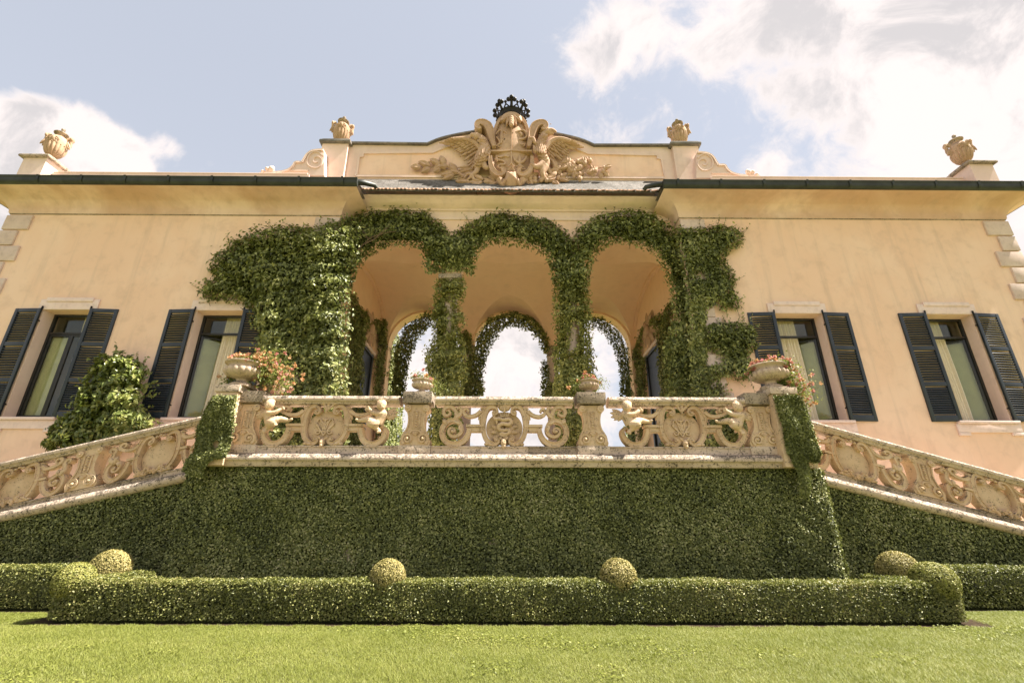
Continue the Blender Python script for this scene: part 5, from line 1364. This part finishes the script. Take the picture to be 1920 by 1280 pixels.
ivy('ivy', 'ivy twisting up the right front column of the loggia',
    [[(1038, 525), (1098, 522), (1104, 560), (1107, 600), (1105, 640), (1110, 690), (1114, 745), (1100, 850), (1048, 850), (1038, 745), (1042, 700), (1037, 660), (1044, 635), (1037, 600), (1038, 560)]],
    Y=YC+.12, thick=.38, soft=28, leaf=.085, dens=2300, group=G, mat='ivy_light', loose=6, holes=[[(1070, 612), (1084, 606), (1082, 660), (1062, 665)], [(1072, 572), (1084, 570), (1080, 585), (1072, 585)]], min_t=.5)
for s, poly, door, lab in ((-1, [(655, 545), (668, 572), (690, 598), (708, 602), (722, 598), (735, 585), (746, 640), (754, 850), (648, 850)], [(668, 850), (674, 655), (684, 618), (703, 620), (708, 662), (698, 672), (699, 850)], 'left'),
                           (1, [(1262, 560), (1245, 590), (1222, 598), (1205, 618), (1196, 648), (1180, 655), (1177, 850), (1264, 850)], [(1248, 850), (1243, 655), (1236, 612), (1212, 616), (1204, 664), (1215, 675), (1216, 850)], 'right')):
    ivy('ivy', 'shaded ivy round the side door on the %s inside the loggia' % lab, [poly], X=s*4.55, out=(-s, -.25, 0), thick=.22, soft=14, leaf=.10, dens=480, group=G, holes=[door], loose=4)
ivy('ivy', 'shaded ivy lining the middle rear arch against the sky',
    [[(888, 665), (897, 630), (918, 598), (958, 585), (1000, 596), (1022, 625), (1030, 655), (1022, 662), (1010, 640), (995, 622), (965, 612), (945, 615), (925, 640), (912, 665), (904, 700), (905, 745), (866, 745), (872, 700), (876, 672)]], Y=YBK-.04, thick=.22, soft=12, leaf=.11, dens=2000, twig=False, group=G, loose=5)
ivy('ivy', 'shaded ivy lining the left rear arch against the sky',
    [[(735, 745), (742, 660), (760, 615), (795, 590), (850, 588), (880, 620), (886, 665), (872, 660), (850, 612), (815, 602), (780, 640), (766, 680), (757, 745)]], Y=YBK-.04, thick=.22, soft=12, leaf=.11, dens=2000, twig=False, group=G, loose=5)
ivy('ivy', 'shaded ivy lining the right rear arch against the sky',
    [[(1060, 612), (1100, 592), (1130, 598), (1160, 622), (1176, 660), (1182, 745), (1163, 745), (1163, 690), (1150, 650), (1130, 622), (1100, 610), (1070, 625)]], Y=YBK-.04, thick=.2, soft=12, leaf=.10, dens=1700, twig=False, group=G, loose=5)
ivy('ivy', 'small tuft of shaded ivy on the right rear column', [[(1014, 690), (1022, 675), (1030, 690), (1026, 745), (1016, 745), (1018, 715)], [(1028, 722), (1048, 712), (1050, 745), (1028, 745)]], Y=YBK-.04, thick=.22, soft=8, leaf=.10, dens=2000, twig=False, group=G, loose=4)
ivy('shrub', 'bushy green shrub growing up the wall between the two left windows',
    [[(90, 832), (108, 802), (150, 772), (160, 745), (172, 705), (188, 672), (230, 666), (268, 680), (286, 700), (276, 740), (270, 775), (292, 786), (288, 805), (200, 850), (100, 850)]],
    Y=9.95, thick=.5, soft=45, leaf=.135, dens=1000, mat='shrub', sprigs=14, loose=8, cat='shrub', nm='wall_shrub', min_t=.3)

# ================================================================== IVY ON THE TERRACE
def sheet_ivy(name, label, x0, x1, ztop, zbot, Y, dens, leaf, bulge=.05, side=None, thick=.04):
    """close-clipped ivy covering a wall between zbot and ztop(x)"""
    root = empty('wall_ivy', ((x0+x1)/2, Y, 0), label=label, cat='ivy', group='small leaved ivy clothing the terrace walls')
    org = np.array(root.location)
    h = max(ztop(x0), ztop(x1)); n = int((x1-x0)*h*dens); x = rng.uniform(x0, x1, n); z = rng.uniform(zbot, h, n)
    zt = np.array([ztop(v) for v in x]); ok = z < zt; x, z = x[ok], z[ok]
    def off(P): return bulge*(.6+.55*wob(P, 1.6, 21)+.30*wob(P, 5.0, 22)+.16*wob(P, 15.0, 23))
    P = np.stack([x, np.full_like(x, Y), z], 1); o = off(P); P2 = P.copy(); P2[:, 1] -= o+rng.uniform(0, thick, len(P))
    e = .03; gx = (off(P+np.array([e, 0, 0]))-o)/e; gz = (off(P+np.array([0, 0, e]))-o)/e
    N = norm(np.stack([-gx, -np.ones_like(gx), -gz+.55], 1))
    leaves('foliage', P2-org, N, leaf*rng.uniform(.6, 1.35, len(P)), 'ivy_small', root, aspect=.75, tilt=.75, droop=.5)
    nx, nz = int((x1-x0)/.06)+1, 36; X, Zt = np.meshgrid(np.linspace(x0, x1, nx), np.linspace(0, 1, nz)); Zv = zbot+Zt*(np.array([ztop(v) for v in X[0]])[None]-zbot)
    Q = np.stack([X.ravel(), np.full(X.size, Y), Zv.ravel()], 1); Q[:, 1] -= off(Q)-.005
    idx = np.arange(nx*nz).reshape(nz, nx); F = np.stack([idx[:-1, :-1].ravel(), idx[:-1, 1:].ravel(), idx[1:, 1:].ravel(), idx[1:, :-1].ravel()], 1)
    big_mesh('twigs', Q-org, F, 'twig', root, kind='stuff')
    if side:                                  # the return face of the terrace corner
        m_ = int(.75*2.1*dens); P = np.stack([np.full(m_, side[0]), rng.uniform(Y-.05, Y+.6, m_), rng.uniform(0, ztop(x1), m_)], 1); P[:, 0] += side[1]*(.03+rng.uniform(0, .05, m_)+.03*wob(P, 5., 3))
        leaves('foliage', P-org, np.tile([[side[1], -.15, .1]], (m_, 1)), leaf*rng.uniform(.6, 1.35, m_), 'ivy_small', root, aspect=.75, tilt=.75, droop=.5)
sheet_ivy('ivy', 'dense small leaved ivy on the tall terrace wall under the ledge', TL, TR, lambda x: 2.13, .02, 8.46, 4600, .036, .085, (TR, 1))
sheet_ivy('ivy', 'dense small leaved ivy on the wall under the left stair', -10.6, TL, lambda x: LIPL(x)+.01, .02, 8.85, 3400, .036, .05)
sheet_ivy('ivy', 'dense small leaved ivy on the wall under the right stair', TR, 10.6, lambda x: LIPR(x)+.01, .02, 8.85, 3400, .036, .05)
ivy('ivy', 'pale clipped ivy over the left corner pedestal, draping across the ledge',
    [[(403, 743), (446, 743), (441, 800), (430, 845), (424, 858), (402, 860), (388, 872), (380, 895), (366, 893), (345, 884), (350, 866), (365, 848), (372, 800), (386, 770)]], Y=8.15, thick=.10, soft=14, leaf=.038, dens=14000, mat='ivy_small',
    holes=[[(398, 828), (412, 822), (416, 838), (404, 848)]], aspect=.75, tilt=.8, loose=2.5, min_t=.4, nm='wall_ivy')
ivy('ivy', 'pale clipped ivy over the right corner pedestal, draping across the ledge',
    [[(1449, 743), (1494, 741), (1510, 765), (1524, 815), (1537, 850), (1534, 868), (1514, 864), (1519, 885), (1515, 930), (1500, 934), (1496, 885), (1476, 848), (1466, 800)]], Y=8.15, thick=.10, soft=14, leaf=.038, dens=14000, mat='ivy_small', aspect=.75, tilt=.8, loose=2.5, min_t=.4, nm='wall_ivy')

# ================================================================== HEDGES AND TOPIARY
def gp(x, y):
    d = CF*FPX+CR*(x-960)+CU*(640-y); return CO+d*(-EYE/d[2])
def hedge(label, x0, x1, y0, y1, h, dens=7000, leaf=.028, faces='fLRtb', group=None):
    root = empty('box_hedge', ((x0+x1)/2, (y0+y1)/2, 0), label=label, cat='hedge', group=group); org = np.array(root.location)
    r = .05; Ps = []; Ns = []; Ss = []
    def add(P, N): Ps.append(P); Ns.append(N)
    def samp(n, ua, ub, va, vb): return rng.uniform(ua, ub, n), rng.uniform(va, vb, n)
    if 'f' in faces: u, v = samp(int((x1-x0)*h*dens), x0, x1, .05, h); add(np.stack([u, np.full_like(u, y0), v], 1), (0, -1, .45))
    if 'b' in faces: u, v = samp(int((x1-x0)*h*dens*.4), x0, x1, .05, h); add(np.stack([u, np.full_like(u, y1), v], 1), (0, 1, .1))
    if 't' in faces: u, v = samp(int((x1-x0)*(y1-y0)*dens*1.3), x0, x1, y0, y1); add(np.stack([u, v, np.full_like(u, h)], 1), (0, 0, 1))
    for c, X, s in (('L', x0, -1), ('R', x1, 1)):
        if c in faces: u, v = samp(int((y1-y0)*h*dens), y0, y1, .05, h); add(np.stack([np.full_like(u, X), u, v], 1), (s, 0, .1))
    P = np.concatenate(Ps); N = np.concatenate([np.tile(np.array([n], float), (len(p), 1)) for p, n in zip(Ps, Ns)])
    w = wob(P, 2.2, 31)*.020+wob(P, 7.0, 32)*.014+rng.normal(size=len(P))*.011-rng.exponential(.014, len(P))
    # clipped edges are rounded
    ctr = np.array([(x0+x1)/2, (y0+y1)/2, h/2-.05]); q = P-ctr; hx = np.array([(x1-x0)/2, (y1-y0)/2, h/2+.05])-.07
    core = np.clip(q, -hx, hx); ov = q-core; ln = np.linalg.norm(ov, axis=1, keepdims=True); P = ctr+core+ov*np.minimum(1, .07/np.maximum(ln, 1e-6))
    P = P+N*w[:, None]
    leaves('foliage', P-org, N, leaf*rng.uniform(.6, 1.4, len(P)), 'box', root, aspect=.62, tilt=1.0, droop=0.0)
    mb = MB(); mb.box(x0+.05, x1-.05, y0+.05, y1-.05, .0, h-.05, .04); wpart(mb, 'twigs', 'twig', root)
    return root
def topiary(c, r, sq, label, nl=9000, mat='topiary'):
    root = empty('topiary_ball', c, label=label, cat='topiary', group='clipped balls rising from the box hedges'); n = int(nl*(r/.29)**2)
    N = norm(rng.normal(size=(n, 3))); N = N[N[:, 2] > -.75]; P = N*r*np.array([1, 1, sq]); P *= (1+.03*wob(N, 2.5, 5)+.015*wob(N, 7, 6)+rng.normal(size=len(N))*.012)[:, None]
    leaves('foliage', P, N, .025*rng.uniform(.6, 1.35, len(P)), mat, root, aspect=.7, tilt=.6, droop=0)
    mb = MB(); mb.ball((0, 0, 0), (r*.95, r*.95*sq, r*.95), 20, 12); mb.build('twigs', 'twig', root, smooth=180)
    return root
HX0, HX1, HY, HT = -6.0, 6.02, 6.99, .42
HH = .505
hedge('long low box hedge clipped square across the lawn in front of the terrace', HX0, HX1, HY, HY+HT, HH)
hedge('short box hedge running back to the wall at the left end', HX0, HX0+.45, HY+HT+.01, 8.30, HH, 4200, faces='LRtb', group='hedge returns')
hedge('short box hedge running back to the wall at the right end', HX1-.45, HX1, HY+HT+.01, 8.30, HH, 4200, faces='LRtb', group='hedge returns')
hedge('low box hedge at the far left under the stair', -10.5, HX0-.18, 7.86, 8.30, .60, 4400, group='outer hedges')
hedge('low box hedge at the far right under the stair', HX1+.59, 10.5, 8.10, 8.50, .60, 4400, group='outer hedges')
def ball_at(px, ptop, rpx, Y, label, sq=1.0, mat='topiary'):
    t = at(px, ptop, Y); r = (at(px+rpx, ptop+rpx, Y)[0]-at(px, ptop+rpx, Y)[0]); topiary((t[0], Y, t[2]-r*sq), r, sq, label, mat=mat)
ball_at(730, 1047, 33, 7.22, 'clipped ball on the long hedge, left of the middle')
ball_at(1157, 1046, 33, 7.22, 'clipped ball on the long hedge, right of the middle')
ball_at(150, 1054, 33, 7.15, 'yellow green clipped ball on the left front corner of the hedge', 1.0, 'topiary_green')
ball_at(216, 1030, 34, 8.05, 'larger clipped ball behind the left corner of the hedge')
ball_at(1741, 1053, 37, 7.20, 'broad clipped ball on the right front corner of the hedge', .95, 'topiary_green')
ball_at(1675, 1033, 34, 8.05, 'clipped ball behind the right corner of the hedge')
# bare soil under the hedge
sm_ = MB()
for x0, x1, y0, y1 in ((HX0-.30, HX1+.34, HY-.10, HY+.75), (HX0-.30, HX0+.8, HY+.754, 8.4), (HX1-.8, HX1+.34, HY+.754, 8.4), (-10.6, HX0-.304, 7.74, 8.4), (HX1+.344, 10.6, 8.02, 8.6)):
    nx = max(2, int((x1-x0)/.15)); vs = []
    for i in range(nx+1):
        x = x0+(x1-x0)*i/nx; j = random.uniform(-.03, .03); vs += [(x, y0+j, .001), (x, (y0+y1)/2, .02), (x, y1, .001)]
    sm_.raw(vs, [(i*3+k, i*3+3+k, i*3+4+k, i*3+1+k) for i in range(nx) for k in range(2)])
sm_.build('soil_bed', 'soil', kind='structure')

# ================================================================== THE GRASS
def grass():
    n = 880000
    y = np.sqrt(rng.uniform(3.9**2, 8.4**2, n)); x = rng.uniform(-1, 1, n)*(y*1.03+.2)
    inbed = (x > HX0-.22) & (x < HX1+.26) & (y > HY-.07+.03*np.sin(x*9)+.02*np.sin(x*23)+rng.normal(size=n)*.025); outer = ((x < HX0-.22) & (y > 7.78)) | ((x > HX1+.26) & (y > 8.05))
    k = ~(inbed | outer); x, y = x[k], y[k]; n = len(x)
    P = np.stack([x, y, np.zeros(n)], 1)
    hgt = (.017+.005*wob(P, 1.2, 41)+.006*wob(P, 4.0, 42))*rng.uniform(.6, 1.5, n); wd = rng.uniform(.0015, .0030, n)*(1+.10*(y-4.5))
    a = rng.uniform(0, 6.283, n); lean = rng.uniform(.5, 1.9, n)*hgt; d = np.stack([np.cos(a), np.sin(a), np.zeros(n)], 1); s = np.stack([-np.sin(a), np.cos(a), np.zeros(n)], 1)
    tip = P+d*lean[:, None]; tip[:, 2] = hgt
    V = np.stack([P-s*wd[:, None], P+s*wd[:, None], tip], 1).reshape(-1, 3); F = np.arange(3*n).reshape(-1, 3)
    big_mesh('grass', V, F, 'grass', label='short mown grass of the sunlit lawn', cat='grass', kind='stuff')
    # clover and broad leaved weeds
    m_ = 26000; y = np.sqrt(rng.uniform(3.9**2, 7.2**2, m_)); x = rng.uniform(-1, 1, m_)*(y*1.03); P = np.stack([x, y, np.full(m_, .022)], 1)
    k = (wob(P, 1.7, 51)+.5*wob(P, 6, 52) > .42) & (y < HY-.1); P = P[k]; P[:, 2] += rng.uniform(-.01, .014, len(P))
    V, F = leaf_arrays(P, np.tile([[0, 0, 1.0]], (len(P), 1)), .026*rng.uniform(.6, 1.3, len(P)), .9, .5, 0, .1)
    big_mesh('clover', V, F, 'grass', label='patches of clover in the lawn', cat='clover', kind='stuff')
grass()
